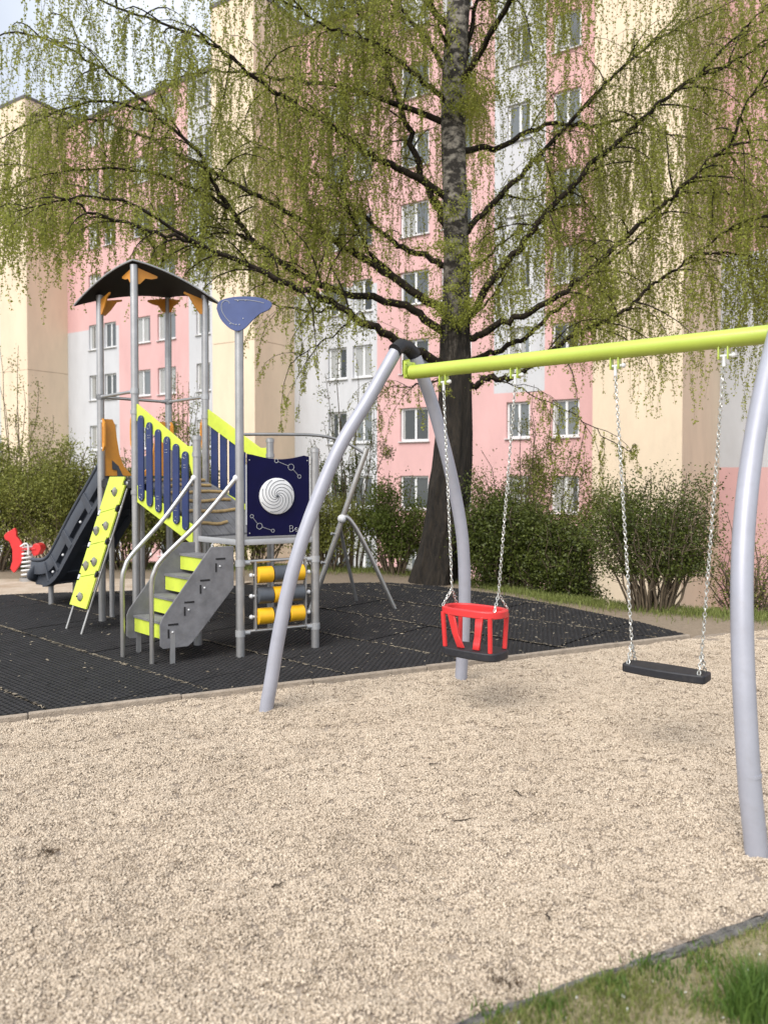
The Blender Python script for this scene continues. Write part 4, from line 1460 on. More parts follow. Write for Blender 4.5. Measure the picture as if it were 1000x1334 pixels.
# ------------------------------------------------------------------ spring rider
sr = empty('spring_rider', (-5.55, 11.75, -0.03), 'red horse spring rider on a white coil at the left edge', 'spring rider')
SC = Vector((-5.52, 11.75, 0))
hp = [(8, 697), (12, 693), (18, 690), (22, 687), (24, 692), (24, 698), (29, 704), (33, 712), (34, 722), (30, 733), (24, 742), (21, 746), (16, 740), (19, 730), (19, 716), (15, 705), (9, 702)]
def srp(a, b, dy=0.0):
    q = P(a, b, 11.75 + dy); return (q.x, q.z)
for dy in (-0.03,):
    body = MB().prism(roundpoly([srp(*p) for p in hp], 0.02, 3), Vector((0, 11.70, 0)), Vector((1, 0, 0)), UP, 0.05).build('head_panel', M_red, sr, smooth=False, bevel=0.006)
rp_ = [(46, 709), (50, 707), (55, 709), (57, 714), (53, 722), (47, 724), (44, 718)]
MB().prism(roundpoly([srp(*p) for p in rp_], 0.02, 3), Vector((0, 11.75, 0)), Vector((1, 0, 0)), UP, 0.18).build('seat_back', M_red, sr, smooth=False, bevel=0.008)
q0 = srp(30, 712); q1 = srp(50, 716)
MB().box(((q0[0] + q1[0]) / 2, 11.75, q0[1] - 0.03), (q1[0] - q0[0], 0.20, 0.035), bev=0.01).build('seat', M_red, sr)
hpt = [(32, 711), (36, 708), (40, 707), (42, 710), (42, 722)]
MB().tube([Vector((srp(*p)[0], 11.62, srp(*p)[1])) for p in hpt], 0.014, 8).build('handle', M_white, sr)
spr = []
sx = srp(36, 720)[0]
for k in range(86):
    a = 2 * math.pi * k / 12
    spr.append(Vector((sx + 0.085 * math.cos(a), 11.75 + 0.085 * math.sin(a), 0.03 + (0.48 - 0.03) * k / 85)))
MB().tube(spr, 0.015, 8).build('spring', M_white, sr)
MB().tube([Vector((sx, 11.75, 0.47)), Vector((sx, 11.75, 0.50))], 0.09, 16).build('mount', M_white, sr)
MB().tube([Vector((sx, 11.75, -0.05)), Vector((sx, 11.75, 0.02))], 0.12, 16).build('base', M_galv, sr)

# ------------------------------------------------------------------ foliage helpers
def leaf_cloud(centres, dirs, length, width, spread=0.9):
    """one bent leaf (2 triangles in a quad) per centre, pointing roughly along dirs"""
    n = len(centres)
    d = dirs + rng.normal(0, spread, (n, 3)); d /= np.linalg.norm(d, axis=1)[:, None]
    r = rng.normal(size=(n, 3)); s = np.cross(d, r); s /= (np.linalg.norm(s, axis=1)[:, None] + 1e-9)
    l = (length * rng.uniform(0.6, 1.3, n))[:, None]; w_ = (width * rng.uniform(0.7, 1.2, n))[:, None]
    nn = np.cross(d, s)
    V = np.stack([centres, centres + d * l * 0.42 + s * w_ * 0.5 + nn * w_ * 0.15, centres + d * l, centres + d * l * 0.42 - s * w_ * 0.5 + nn * w_ * 0.15], 1)
    F = np.arange(n * 4).reshape(n, 4)
    return V.reshape(-1, 3), F
def tubes_np(paths, radii, n=3):
    """many thin tubes as one array mesh; paths (m,k,3), radii (m,k)"""
    m, k, _ = paths.shape
    t = np.gradient(paths, axis=1); t /= (np.linalg.norm(t, axis=2)[..., None] + 1e-9)
    ref = np.zeros_like(t); ref[..., 0] = 1.0
    a = np.cross(t, ref); la = np.linalg.norm(a, axis=2)[..., None]
    ref2 = np.zeros_like(t); ref2[..., 1] = 1
    a = np.where(la < 0.2, np.cross(t, ref2), a); a /= np.linalg.norm(a, axis=2)[..., None]
    b = np.cross(t, a)
    ring = []
    for q in range(n):
        an_ = 2 * math.pi * q / n
        ring.append(paths + (a * math.cos(an_) + b * math.sin(an_)) * radii[..., None])
    V = np.stack(ring, 2)                                  # m,k,n,3
    idx = np.arange(m * k * n).reshape(m, k, n)
    f = []
    for q in range(n):
        q2 = (q + 1) % n
        f.append(np.stack([idx[:, :-1, q], idx[:, :-1, q2], idx[:, 1:, q2], idx[:, 1:, q]], -1).reshape(-1, 4))
    return V.reshape(-1, 3), np.concatenate(f)

# ------------------------------------------------------------------ birch
def bark_mat(m, L, b):
    tc = nd(m, 'ShaderNodeTexCoord')
    mp = nd(m, 'ShaderNodeMapping'); mp.inputs['Scale'].default_value = (9, 9, 2.2)
    L.new(tc.outputs['Object'], mp.inputs[0])
    n = nd(m, 'ShaderNodeTexNoise'); n.inputs['Scale'].default_value = 2.2; n.inputs['Detail'].default_value = 9; n.inputs['Roughness'].default_value = 0.7
    L.new(mp.outputs[0], n.inputs[0])
    dark = nd(m, 'ShaderNodeMix', data_type='RGBA')
    dark.inputs[6].default_value = (0.006, 0.005, 0.004, 1); dark.inputs[7].default_value = (0.040, 0.030, 0.020, 1)
    mr0 = nd(m, 'ShaderNodeMapRange'); mr0.inputs[1].default_value = 0.35; mr0.inputs[2].default_value = 0.7
    L.new(n.outputs['Fac'], mr0.inputs[0]); L.new(mr0.outputs[0], dark.inputs[0])
    # upper trunk: papery grey-white bark with dark lenticel bands
    mp2 = nd(m, 'ShaderNodeMapping'); mp2.inputs['Scale'].default_value = (4, 4, 6)
    L.new(tc.outputs['Object'], mp2.inputs[0])
    n2 = nd(m, 'ShaderNodeTexNoise'); n2.inputs['Scale'].default_value = 1.6; n2.inputs['Detail'].default_value = 7; n2.inputs['Roughness'].default_value = 0.65
    L.new(mp2.outputs[0], n2.inputs[0])
    pale = nd(m, 'ShaderNodeValToRGB')
    pale.color_ramp.elements[0].position = 0.46; pale.color_ramp.elements[0].color = (0.035, 0.03, 0.026, 1)
    pale.color_ramp.elements[1].position = 0.60; pale.color_ramp.elements[1].color = (0.34, 0.31, 0.265, 1)
    L.new(n2.outputs['Fac'], pale.inputs[0])
    sep = nd(m, 'ShaderNodeSeparateXYZ'); L.new(tc.outputs['Object'], sep.inputs[0])
    ns = nd(m, 'ShaderNodeMath', operation='MULTIPLY_ADD'); ns.inputs[1].default_value = 5.0
    L.new(n.outputs['Fac'], ns.inputs[0]); L.new(sep.outputs['Z'], ns.inputs[2])
    mr = nd(m, 'ShaderNodeMapRange'); mr.inputs[1].default_value = 6.0; mr.inputs[2].default_value = 8.0
    L.new(ns.outputs[0], mr.inputs[0])
    mx = nd(m, 'ShaderNodeMix', data_type='RGBA')
    L.new(mr.outputs[0], mx.inputs[0]); L.new(dark.outputs[2], mx.inputs[6]); L.new(pale.outputs[0], mx.inputs[7])
    L.new(mx.outputs[2], b.inputs['Base Color'])
    b.inputs['Roughness'].default_value = 0.9
    bp = nd(m, 'ShaderNodeBump'); bp.inputs['Strength'].default_value = 1.0; bp.inputs['Distance'].default_value = 0.05
    L.new(n.outputs['Fac'], bp.inputs['Height']); L.new(bp.outputs[0], b.inputs['Normal'])
M_bark = gm('birch_bark', bark_mat)
M_branch = mat('birch_branch', (0.042, 0.033, 0.024), 0.95, 0, 0.3, 9, 0.5, 60, col2=(0.007, 0.006, 0.005), spec=0.15)
M_twig = mat('birch_twig', (0.15, 0.125, 0.06), 0.85, 0, 0.2, 5)
M_bleaf = mat('birch_leaf', (0.46, 0.485, 0.10), 0.55, 0, 0.2, 0.8, col2=(0.195, 0.225, 0.042), tint=0.75, trans=0.5, spec=0.3)
TY = 11.8
birch = empty('birch_tree', (P(570, 755, TY).x, TY, -0.06), 'tall weeping birch with fresh green leaves behind the swings', 'tree')
trunk_px = [(564, 775, .40), (567, 752, .345), (573, 722, .32), (579, 680, .315), (584, 640, .315), (589, 590, .285), (592, 540, .262), (593, 490, .245), (593, 440, .23), (594, 380, .205), (594, 320, .19), (592, 250, .185), (590, 180, .185), (591, 110, .185), (594, 50, .18), (598, -10, .17)]
tp = [P(a, b, TY) for a, b, _ in trunk_px] + [P(602, -120, TY + .1), P(596, -260, TY + .2), P(606, -420, TY + .2), P(600, -560, TY + .25)]
tr = [r for *_, r in trunk_px] + [.14, .11, .07, .02]
TS_ = 12
pts = smoothpath(tp, TS_)
rad = []
for i in range(len(pts)):
    f = i / TS_; k = int(min(f, len(tr) - 2)); rad.append(tr[k] + (tr[k + 1] - tr[k]) * (f - k))
TN_ = 64
tmb = MB().tube(pts, rad, TN_)
for i, v in enumerate(tmb.v):
    ringi = i // TN_; a = (i % TN_) / TN_ * 2 * math.pi
    if ringi < len(pts):
        c = pts[ringi]; rr = rad[ringi]
        low = min(1, max(0.12, (4.6 - c.z) / 3.0))
        ca, sa = math.cos(a) * 2.4, math.sin(a) * 2.4
        ridge = abs(_vn(ca * 3.1 + 40, sa * 3.1 + c.z * 1.1, 5) - .5) + .6 * abs(_vn(ca * 6.3 + c.z * 2.6, sa * 6.3 + 9, 6) - .5)
        k_ = 1 + (0.07 * math.sin(a * 5 + c.z * 1.3) + 0.04 * math.sin(a * 9 - c.z * 2)) * low + (ridge - .35) * 0.20 * low
        if c.z < 0.6: k_ += 0.20 * (0.6 - c.z) * math.sin(a * 4 + 1)
        tmb.v[i] = c + (v - c) * k_
tmb.build('trunk', M_bark, birch, angle=80)

LIMBS = [
    ([(588, 480), (555, 462), (525, 447), (490, 428), (442, 399), (390, 375), (332, 352), (262, 320), (205, 303), (140, 285), (90, 262)], .085, -2.6),
    ([(590, 440), (545, 408), (500, 390), (437, 377), (390, 357), (332, 317), (300, 272), (270, 226), (258, 198), (200, 145), (145, 98), (90, 64), (30, 40)], .070, -1.2),
    ([(590, 410), (545, 385), (487, 345), (437, 316), (397, 290), (350, 262), (300, 235), (240, 205), (170, 170), (100, 150), (40, 150)], .075, 0.6),
    ([(520, 368), (485, 332), (467, 300), (448, 258), (446, 225), (452, 178), (449, 130), (440, 90)], .042, -1.0),
    ([(590, 320), (572, 275), (560, 250), (537, 187), (517, 127), (503, 85), (485, 45), (470, 15), (450, -40)], .078, 1.2),
    ([(588, 135), (572, 122), (537, 95), (505, 67), (470, 50), (420, 30), (370, 0), (300, -40)], .050, -1.2),
    ([(586, 105), (575, 82), (555, 52), (525, 17), (507, 0), (470, -50), (430, -110)], .052, 1.0),
    ([(590, 70), (577, 45), (566, 15), (556, -15), (530, -90)], .042, -1.4),
    ([(598, 115), (608, 60), (620, 5), (640, -60), (670, -140)], .058, 0.4),
    ([(590, 355), (570, 340), (525, 322), (500, 305), (465, 275), (430, 240), (395, 215), (340, 190), (280, 160)], .060, 2.2),
    ([(588, 262), (545, 232), (500, 211), (480, 200), (450, 177), (405, 147), (370, 127), (350, 115), (302, 76), (260, 50), (190, 22), (130, 0), (60, -30)], .062, -1.8),
    ([(600, 425), (612, 410), (630, 382), (652, 352), (672, 328), (700, 292), (735, 250), (780, 206), (820, 170), (850, 140), (887, 115), (912, 97), (940, 90), (967, 72), (1002, 55), (1060, 40)], .070, -0.8),
    ([(908, 99), (930, 75), (967, 37), (1000, 7), (1040, -25)], .030, 0.2),
    ([(598, 320), (620, 286), (660, 247), (690, 215), (712, 192), (765, 132), (795, 102), (825, 75), (852, 51), (887, 12), (920, -30)], .056, 1.3),
    ([(800, 97), (840, 62), (880, 38), (950, 2), (1000, -25)], .026, 0.2),
    ([(602, 445), (627, 434), (660, 419), (712, 394), (747, 370), (805, 318), (842, 286), (870, 262), (890, 243), (925, 207), (950, 190), (967, 145), (996, 106), (1050, 60)], .062, -2.2),
    ([(604, 470), (640, 460), (672, 446), (696, 428), (725, 402), (752, 382), (805, 331), (855, 287), (887, 250), (930, 205), (985, 170), (1040, 150)], .050, 1.6),
    ([(602, 515), (620, 501), (638, 491), (664, 492), (688, 480), (718, 458), (750, 435), (785, 420), (812, 405), (845, 375), (875, 352), (905, 330), (950, 300), (1010, 275), (1070, 250)], .058, -1.6),
    ([(640, 491), (680, 507), (720, 527), (760, 548), (800, 578), (822, 588)], .012, -0.5),
    ([(585, 490), (550, 500), (515, 504), (480, 500)], .020, 1.0),
    ([(442, 398), (425, 402), (405, 405), (372, 400), (350, 393)], .024, -0.3),
    ([(462, 412), (430, 438), (405, 455), (378, 473)], .014, -0.2),
    ([(600, 300), (640, 268), (660, 255), (690, 260), (715, 245), (760, 235), (830, 220)], .028, 2.0),
    ([(612, 412), (640, 385), (662, 350), (668, 330)], .024, -0.4),
    ([(600, 360), (628, 340), (650, 320), (690, 300), (730, 310), (790, 300)], .026, 1.2),
    ([(425, 303), (400, 270), (395, 230), (405, 190)], .020, -0.8),
    ([(300, 272), (220, 232), (140, 218), (60, 228), (-20, 255)], .030, -1.0),
    ([(200, 145), (120, 132), (40, 160), (-40, 200)], .026, -.8),
    ([(262, 320), (160, 262), (70, 262), (-20, 285)], .028, -1.2),
    ([(905, 330), (960, 330), (1020, 345)], .022, -.6),
    ([(887, 250), (940, 252), (1000, 265), (1060, 285)], .026, 1.0),
    ([(950, 190), (1000, 180), (1060, 195)], .022, -.6),
    ([(332, 317), (310, 307), (265, 302), (240, 312), (200, 330)], .024, -0.4),
]
limb_pts = []
def add_limb(pts3, r0):
    sm = smoothpath(pts3, 5)
    n = len(sm)
    # small natural kinks
    for i in range(2, n - 1):
        sm[i] = sm[i] + Vector((random.gauss(0, 1), random.gauss(0, 1), random.gauss(0, 1))) * (0.012 + r0 * 0.08)
    rad = [max(0.007, 0.97 * r0 * (1 - 0.86 * (i / (n - 1)) ** 0.85)) for i in range(n)]
    MB().tube(sm, rad, 9).build('branch', M_branch, birch, angle=70)
    limb_pts.append((sm, r0))
for pl, r0, dy in LIMBS:
    n = len(pl)
    base_Y = TY
    # children of a limb start at the parent's depth
    pts3 = [P(a, b, base_Y + dy * (i / (n - 1)) ** 1.1) for i, (a, b) in enumerate(pl)]
    if pl[0] in ((520, 368), (908, 99), (800, 97), (442, 398), (462, 412), (640, 491), (612, 412), (425, 303), (332, 317), (300, 272), (200, 145), (262, 320), (905, 330), (887, 250), (950, 190)):
        par = {(520, 368): .25, (908, 99): -.6, (800, 97): .85, (442, 398): -.9, (462, 412): -.8, (640, 491): -.3, (612, 412): -.05, (425, 303): .2, (332, 317): -.5, (300, 272): -.6, (200, 145): -.9, (262, 320): -1.8, (905, 330): -1.2, (887, 250): 1.1, (950, 190): -1.7}[pl[0]]
        pts3 = [P(a, b, base_Y + par + dy * (i / (n - 1))) for i, (a, b) in enumerate(pl)]
    add_limb(pts3, r0)
# limbs out of the picture: towards and away from the viewer, and the upper crown
for k in range(15):
    z0 = 6.5 + 0.45 * k
    az = k * 2.4 + 0.5
    Lh = max(1.6, 5.2 - 0.23 * k)
    bx_ = P(593, 620 - (z0 - CAMZ) / TY * 1000, TY).x
    pts3 = []
    for i in range(7):
        t = i / 6
        pts3.append(Vector((bx_ + math.cos(az) * Lh * t, TY + math.sin(az) * Lh * t * 0.8, z0 + 2.4 * t - 1.3 * t * t + random.gauss(0, .05))))
    if k < 4 and math.sin(az) < 0:            # keep the view to the trunk as open as in the picture
        for p_ in pts3: p_.z += 1.2 * (p_ - pts3[0]).length / Lh
    add_limb(pts3, 0.055)

# side twigs and hanging strands
def floor_z(x):
    """lowest height the weeping strands reach, by position across the crown"""
    ks = [(-9, 3.9), (-5.6, 4.05), (-4.6, 4.15), (-3.9, 4.55), (-3.0, 4.45), (-1.8, 4.1), (-0.8, 3.7), (0.3, 3.7), (1.3, 3.7), (2.4, 3.6), (3.4, 3.2), (4.3, 2.5), (5.0, 2.2), (6.2, 2.1), (9, 2.4)]
    for (a, b), (c, d_) in zip(ks, ks[1:]):
        if a <= x <= c: return b + (d_ - b) * (x - a) / (c - a)
    return 3.5
side_paths = []; side_r = []
strand_seed = []
for sm, r0 in limb_pts:
    ln = [0]
    for a, b in zip(sm, sm[1:]): ln.append(ln[-1] + (b - a).length)
    tot = ln[-1]
    d_ = 0.28 * tot if r0 > 0.03 else 0.15 * tot
    while d_ < tot:
        i = max(k for k in range(len(ln)) if ln[k] <= d_); i = min(i, len(sm) - 2)
        p = sm[i].lerp(sm[i + 1], (d_ - ln[i]) / max(1e-6, ln[i + 1] - ln[i]))
        t = (sm[i + 1] - sm[i]).normalized()
        frac = d_ / tot
        Ls = random.uniform(0.5, 1.5) * (1.15 - 0.45 * frac)
        sd = (t * random.uniform(0.3, 0.9) + Vector((random.gauss(0, .6), random.gauss(0, .8), random.gauss(0.15, .45)))).normalized()
        path = [p]
        q = p.copy(); v = sd.copy()
        for k in range(5):
            v = (v + Vector((random.gauss(0, .13), random.gauss(0, .13), -0.16 - 0.06 * k))).normalized()
            q = q + v * (Ls / 5); path.append(q.copy())
        side_paths.append([tuple(c) for c in path])
        rr = max(0.006, min(0.016, r0 * 0.24))
        side_r.append([rr * (1 - 0.75 * k / 5) for k in range(6)])
        for k in range(1, 6):
            for _ in range(2):
                a = path[k - 1].lerp(path[k], random.random())
                strand_seed.append((a, v * 0.3))
        strand_seed.append((path[-1], v)); strand_seed.append((path[-1], v * .5))
        if frac > 0.3: strand_seed.append((p, t * 0.5))
        d_ += random.uniform(0.11, 0.26)
sv, sf = tubes_np(np.array(side_paths), np.array(side_r), 4)
tw = link('twigs', mesh_np('twigs', sv - np.array(woff(birch)), sf, smooth=True), M_branch, birch); tw['kind'] = 'stuff'
strands = []; strand_r = []; leaf_c = []; leaf_d = []
NS = 8
for a, d0 in strand_seed:
    px_ = abs(a.x) / a.y
    if px_ > 0.66: continue
    fz = floor_z(a.x * TY / a.y) + random.gauss(0.15, 0.28) - (random.expovariate(1.6) if random.random() < .10 else 0)
    maxL = a.z - fz
    L_ = min(random.gammavariate(3.0, 0.30) + 0.12, maxL)
    if L_ < 0.15: L_ = 0.12 + random.random() * 0.1
    if a.z - L_ > 10.6: continue
    path = [a]; v = (Vector(d0) + Vector((random.gauss(0, .5), random.gauss(0, .5), random.gauss(0, .25)))).normalized() if random.random() < .9 else Vector((0, 0, -1))
    q = a.copy()
    sway = Vector((random.gauss(0, .10), random.gauss(0, .10), 0))
    for k in range(NS - 1):
        v = (v * 0.55 + Vector((0, 0, -0.55)) + sway * 0.5 + Vector((random.gauss(0, .07), random.gauss(0, .07), 0))).normalized()
        q = q + v * (L_ / (NS - 1)); path.append(q.copy())
    strands.append([tuple(c) for c in path])
    strand_r.append([0.0026 * (1 - 0.6 * k / (NS - 1)) for k in range(NS)])
    nl = int(L_ * random.uniform(32, 66)) + 4
    for _ in range(nl):
        f = random.random() ** 0.9 * (NS - 1.001); k = int(f)
        c = path[k].lerp(path[k + 1], f - k)
        leaf_c.append((c.x + random.gauss(0, .014), c.y + random.gauss(0, .014), c.z)); leaf_d.append((v.x * .3, v.y * .3, -0.7))
sv, sf = tubes_np(np.array(strands), np.array(strand_r), 3)
ho = link('hanging_twigs', mesh_np('hanging_twigs', sv - np.array(woff(birch)), sf), M_twig, birch); ho['kind'] = 'stuff'
# tufts of leaves sprouting directly from limbs and the trunk
for sm, r0 in limb_pts:
    if r0 < 0.025: continue
    n_ = int(len(sm) * 3)
    for _ in range(n_):
        p = random.choice(sm)
        if abs(p.x) / p.y > .6 or p.z > 10.5: continue
        for __ in range(random.randint(2, 8)):
            leaf_c.append((p.x + random.gauss(0, .07), p.y + random.gauss(0, .07), p.z + random.gauss(0.02, .07))); leaf_d.append((0, 0, 0.1))
for cx_, cy_, n_, sx_, sz_ in ((605, 128, 1300, .22, .10), (592, 345, 1500, .24, .20), (586, 402, 1500, .24, .13), (640, 118, 1300, .35, .12), (600, 425, 700, .2, .16), (690, 415, 800, .28, .14), (768, 418, 900, .34, .12), (680, 300, 1500, .5, .3), (578, 300, 500, .12, .2), (604, 235, 600, .16, .2)):
    for blob in range(max(3, n_ // 160)):
        c = P(cx_, cy_, TY - 0.34) + Vector((random.gauss(0, sx_), random.gauss(0, .2), random.gauss(0, sz_)))
        for _ in range(160):
            leaf_c.append((c.x + random.gauss(0, .085), c.y + random.gauss(0, .085), c.z + random.gauss(0, .06))); leaf_d.append((0, 0, -0.1))
lc = np.array(leaf_c); ldv = np.array(leaf_d)
V, F = leaf_cloud(lc, ldv, 0.034, 0.025, 0.75)
tint = np.clip(rng.normal(0.55, 0.25, len(F)), 0, 1)
lo = link('leaves', mesh_np('leaves', V - np.array(woff(birch)), F, tint), M_bleaf, birch); lo['kind'] = 'stuff'
print('birch leaves', len(F), 'strands', len(strands))

# ------------------------------------------------------------------ shrubs
M_sleaf = mat('shrub_leaf_olive', (0.32, 0.335, 0.075), 0.55, 0, 0.2, 1.2, col2=(0.09, 0.105, 0.022), tint=0.8, trans=0.3, spec=0.3)
M_dleaf = mat('shrub_leaf_dark', (0.135, 0.165, 0.030), 0.5, 0, 0.2, 1.2, col2=(0.022, 0.034, 0.006), tint=0.8, trans=0.22, spec=0.35)
M_lleaf = mat('shrub_leaf_light', (0.16, 0.20, 0.035), 0.55, 0, 0.2, 1.2, col2=(0.06, 0.085, 0.015), tint=0.8, trans=0.35, spec=0.3)
M_stem = mat('shrub_stem', (0.15, 0.115, 0.075), 0.9, 0, 0.25, 12)
def shrub(px, Y, rx, ry, h, n, label, m, z0=None, leaf=0.044, base=0.0, stems=26, wild=0.0, name='shrub', group=None, tilt=0.0):
    x = (px - 500) / 1000 * Y
    z0 = ground_z(x, Y) if z0 is None else z0
    root = empty(name, (x, Y, z0), label, 'shrub', group)
    sp_, sr_ = [], []
    ends = []
    for k in range(stems):
        a = random.uniform(0, 2 * math.pi); r_ = math.sqrt(random.random())
        e = Vector((rx * r_ * math.cos(a) * 0.9, ry * r_ * math.sin(a) * 0.9, h * random.uniform(0.62, 0.98) * (1 - 0.28 * r_ * r_)))
        if wild and random.random() < wild: e.z *= random.uniform(1.05, 1.32)
        b0 = Vector((rx * 0.25 * r_ * math.cos(a), ry * 0.25 * r_ * math.sin(a), -0.08))
        p_ = []
        for i in range(8):
            t = i / 7
            q = b0.lerp(e, t); q.z = b0.z + (e.z - b0.z) * (t ** 0.8)
            q += Vector((random.gauss(0, .03), random.gauss(0, .03), 0)) * (t > 0)
            p_.append(tuple(q))
        sp_.append(p_); sr_.append([0.014 * (1 - .85 * i / 7) + .002 for i in range(8)])
        ends.append((Vector(p_[5]), Vector(p_[7])))
        for _ in range(4):                                   # side shoots
            i = random.randint(2, 6)
            s0_ = Vector(p_[i]); dr = Vector((random.gauss(0, 1), random.gauss(0, 1), random.gauss(.7, .4))).normalized() * random.uniform(.15, .45) * (0.6 + 0.4 * rx)
            sp_.append([tuple(s0_ + dr * (j / 7) + Vector((0, 0, -0.05 * (j / 7) ** 2))) for j in range(8)]); sr_.append([0.005 * (1 - .7 * j / 7) for j in range(8)])
            ends.append((s0_ + dr * 0.5, s0_ + dr))
    V, F = tubes_np(np.array(sp_), np.array(sr_), 4)
    link('stems', mesh_np('stems', V, F), M_stem, root)
    # leaves: clumps at the shoots, thinning inside, uneven outline
    k = len(ends)
    wt = rng.gamma(0.8, 1.0, k) + .12; idx = rng.choice(k, n, p=wt / wt.sum()); t = rng.random(n)[:, None]
    A = np.array([tuple(e[0]) for e in ends]); B = np.array([tuple(e[1]) for e in ends])
    c1 = A[idx] * (1 - t) + B[idx] * t + rng.normal(0, 0.075 + 0.03 * rx, (n, 3)) * (1 if h < 3 else .6)
    c1[:, 2] = np.maximum(c1[:, 2], base + rng.random(n) * 0.15)
    V, F = leaf_cloud(c1, np.tile([0, 0, .2], (n, 1)), leaf, leaf * 0.62, 1.0)
    hrel = np.clip(c1[:, 2] / h, 0, 1)
    tint = np.clip(rng.normal(0.5, 0.26, n), 0, 1)
    o = link('leaves', mesh_np('leaves', V, F, tint), m, root); o['kind'] = 'stuff'
    return root
shrub(-15, 13.3, 1.5, .8, 2.25, 30000, 'olive hedge shrub at the far left behind the spring rider', M_sleaf, wild=.22, stems=50)
shrub(80, 13.1, 1.35, .8, 2.35, 30000, 'tall olive hedge shrub directly behind the slide', M_sleaf, wild=.25, stems=50)
shrub(165, 13.4, 1.2, .8, 2.2, 27000, 'olive hedge shrub behind the lime climbing wall', M_sleaf, wild=.35, stems=46)
shrub(235, 13.8, 1.0, .8, 2.3, 18000, 'twiggy hedge shrub behind the blue ramp pickets', M_sleaf, wild=.5, stems=38)
shrub(330, 13.7, 1.1, .7, 1.75, 17000, 'low olive shrub seen under the lower deck', M_sleaf, wild=.3, stems=32)
shrub(425, 13.3, .9, .7, 1.45, 12000, 'low shrub behind the slanting climb pole', M_sleaf, wild=.35, stems=30)
shrub(515, 12.9, .72, .6, 1.65, 15000, 'fresh green rounded shrub at the left of the birch trunk', M_lleaf, wild=.15, stems=30)
shrub(662, 11.5, .95, .7, 1.75, 30000, 'dark dense shrub at the right of the birch trunk', M_dleaf, wild=.45, stems=50, base=.1)
shrub(735, 11.0, .80, .6, 1.55, 20000, 'dark green shrub behind the red toddler swing chains', M_dleaf, wild=.55, stems=40, base=.25)
shrub(850, 9.35, 1.02, .7, 1.65, 23000, 'open many-stemmed shrub behind the flat swing seat', M_dleaf, wild=.5, stems=60, base=.38, leaf=.036)
shrub(985, 9.6, .75, .6, 1.45, 3600, 'nearly bare reddish shrub behind the right swing leg', M_sleaf, wild=.3, stems=50, base=.3, leaf=.03)
shrub(700, 13.2, 1.5, .7, 2.6, 14000, 'loose tall shrub rising behind the dark shrubs', M_sleaf, wild=.5, stems=34, z0=-.5)
shrub(238, 15.2, .75, .6, 4.4, 4500, 'thin tall sapling with sparse leaves between the tower posts', M_sleaf, wild=.3, stems=22, z0=-.5, base=1.2)
shrub(455, 15.0, 1.0, .6, 4.6, 5500, 'sparse young tree in front of the grey wall panels', M_lleaf, wild=.3, stems=20, z0=-.6, base=1.2)
shrub(690, 14.5, .7, .6, 3.7, 3500, 'thin sapling with sparse leaves below the small pink wall windows', M_sleaf, wild=.3, stems=18, z0=-.6, base=1.2)
shrub(25, 14.6, 1.2, .6, 3.5, 5000, 'sparse wispy sapling above the far left hedge', M_sleaf, wild=.4, stems=26, z0=-.1, base=1.5)

# ------------------------------------------------------------------ grass, litter, twigs
def blades(name, xy, zf, hgt, wdt, m, label, parent=None):
    n = len(xy)
    x, y = xy[:, 0], xy[:, 1]
    z = np.array([zf(a, b) for a, b in xy])
    base = np.stack([x, y, z], 1)
    az = rng.uniform(0, 2 * np.pi, n)
    sd = np.stack([np.cos(az), np.sin(az), np.zeros(n)], 1)
    ln_az = rng.uniform(0, 2 * np.pi, n)
    ln = np.stack([np.cos(ln_az), np.sin(ln_az), np.zeros(n)], 1) * rng.uniform(0.1, 0.9, n)[:, None]
    h = (hgt * rng.uniform(0.4, 1.3, n))[:, None] if np.isscalar(hgt) else (hgt * rng.uniform(0.5, 1.25, n))[:, None]
    w_ = wdt * rng.uniform(.7, 1.3, n)[:, None]
    up = np.array([0, 0, 1.0])
    mid = base + up * h * 0.6 + ln * h * 0.3
    tip = base + up * h * 0.92 + ln * h * 0.85
    V = np.stack([base - sd * w_, base + sd * w_, mid + sd * w_ * .7, mid - sd * w_ * .7, tip + sd * w_ * .08, tip - sd * w_ * .08], 1).reshape(-1, 3)
    i = np.arange(n)[:, None] * 6
    F = np.concatenate([i + np.array([[0, 1, 2, 3]]), i + np.array([[3, 2, 4, 5]])], 1).reshape(-1, 4)
    tint = np.repeat(np.clip(rng.normal(.5, .28, n), 0, 1), 2)
    o = link(name, mesh_np(name, V, F, tint), m, parent)
    return tag(o, label, 'grass', kind='stuff')
M_grass = mat('lawn_grass', (0.30, 0.32, 0.10), 0.6, 0, .2, 4, col2=(0.11, 0.155, 0.035), tint=.8, trans=.3, spec=.3)
M_tuft = mat('tuft_grass', (0.15, 0.24, 0.05), 0.55, 0, .2, 4, col2=(0.06, 0.125, 0.022), tint=.8, trans=.35, spec=.35)
M_dry = mat('dry_grass', (0.52, 0.45, 0.29), 0.8, 0, .2, 6, col2=(0.26, 0.215, 0.12), tint=.8, trans=.2, spec=.2)
def lawn_xyz(x, y):
    u, v = kuv(x, y); return lawn_z(u, v) - 0.002
def lawn_pts(n, clump):
    u = rng.uniform(-2.0, 0.9, n * 3); v = -STRIP - 0.04 - rng.random(n * 3) ** 1.3 * 0.85
    k = (np.sin(u * 7.1 + v * 4.3) * np.sin(v * 8.7 - u * 3.1) + 0.6 * np.sin(u * 17 + 2) * np.sin(v * 19 + 1)) * .5 + .5
    keep = rng.random(n * 3) < (k ** clump) * 0.95 + .05
    u, v = u[keep][:n], v[keep][:n]
    return np.stack([KO.x + K.x * u + KN.x * v, KO.y + K.y * u + KN.y * v], 1)
blades('grass', lawn_pts(30000, 1.2), lawn_xyz, 0.026, 0.0016, M_grass, 'short patchy lawn grass in the near right corner')
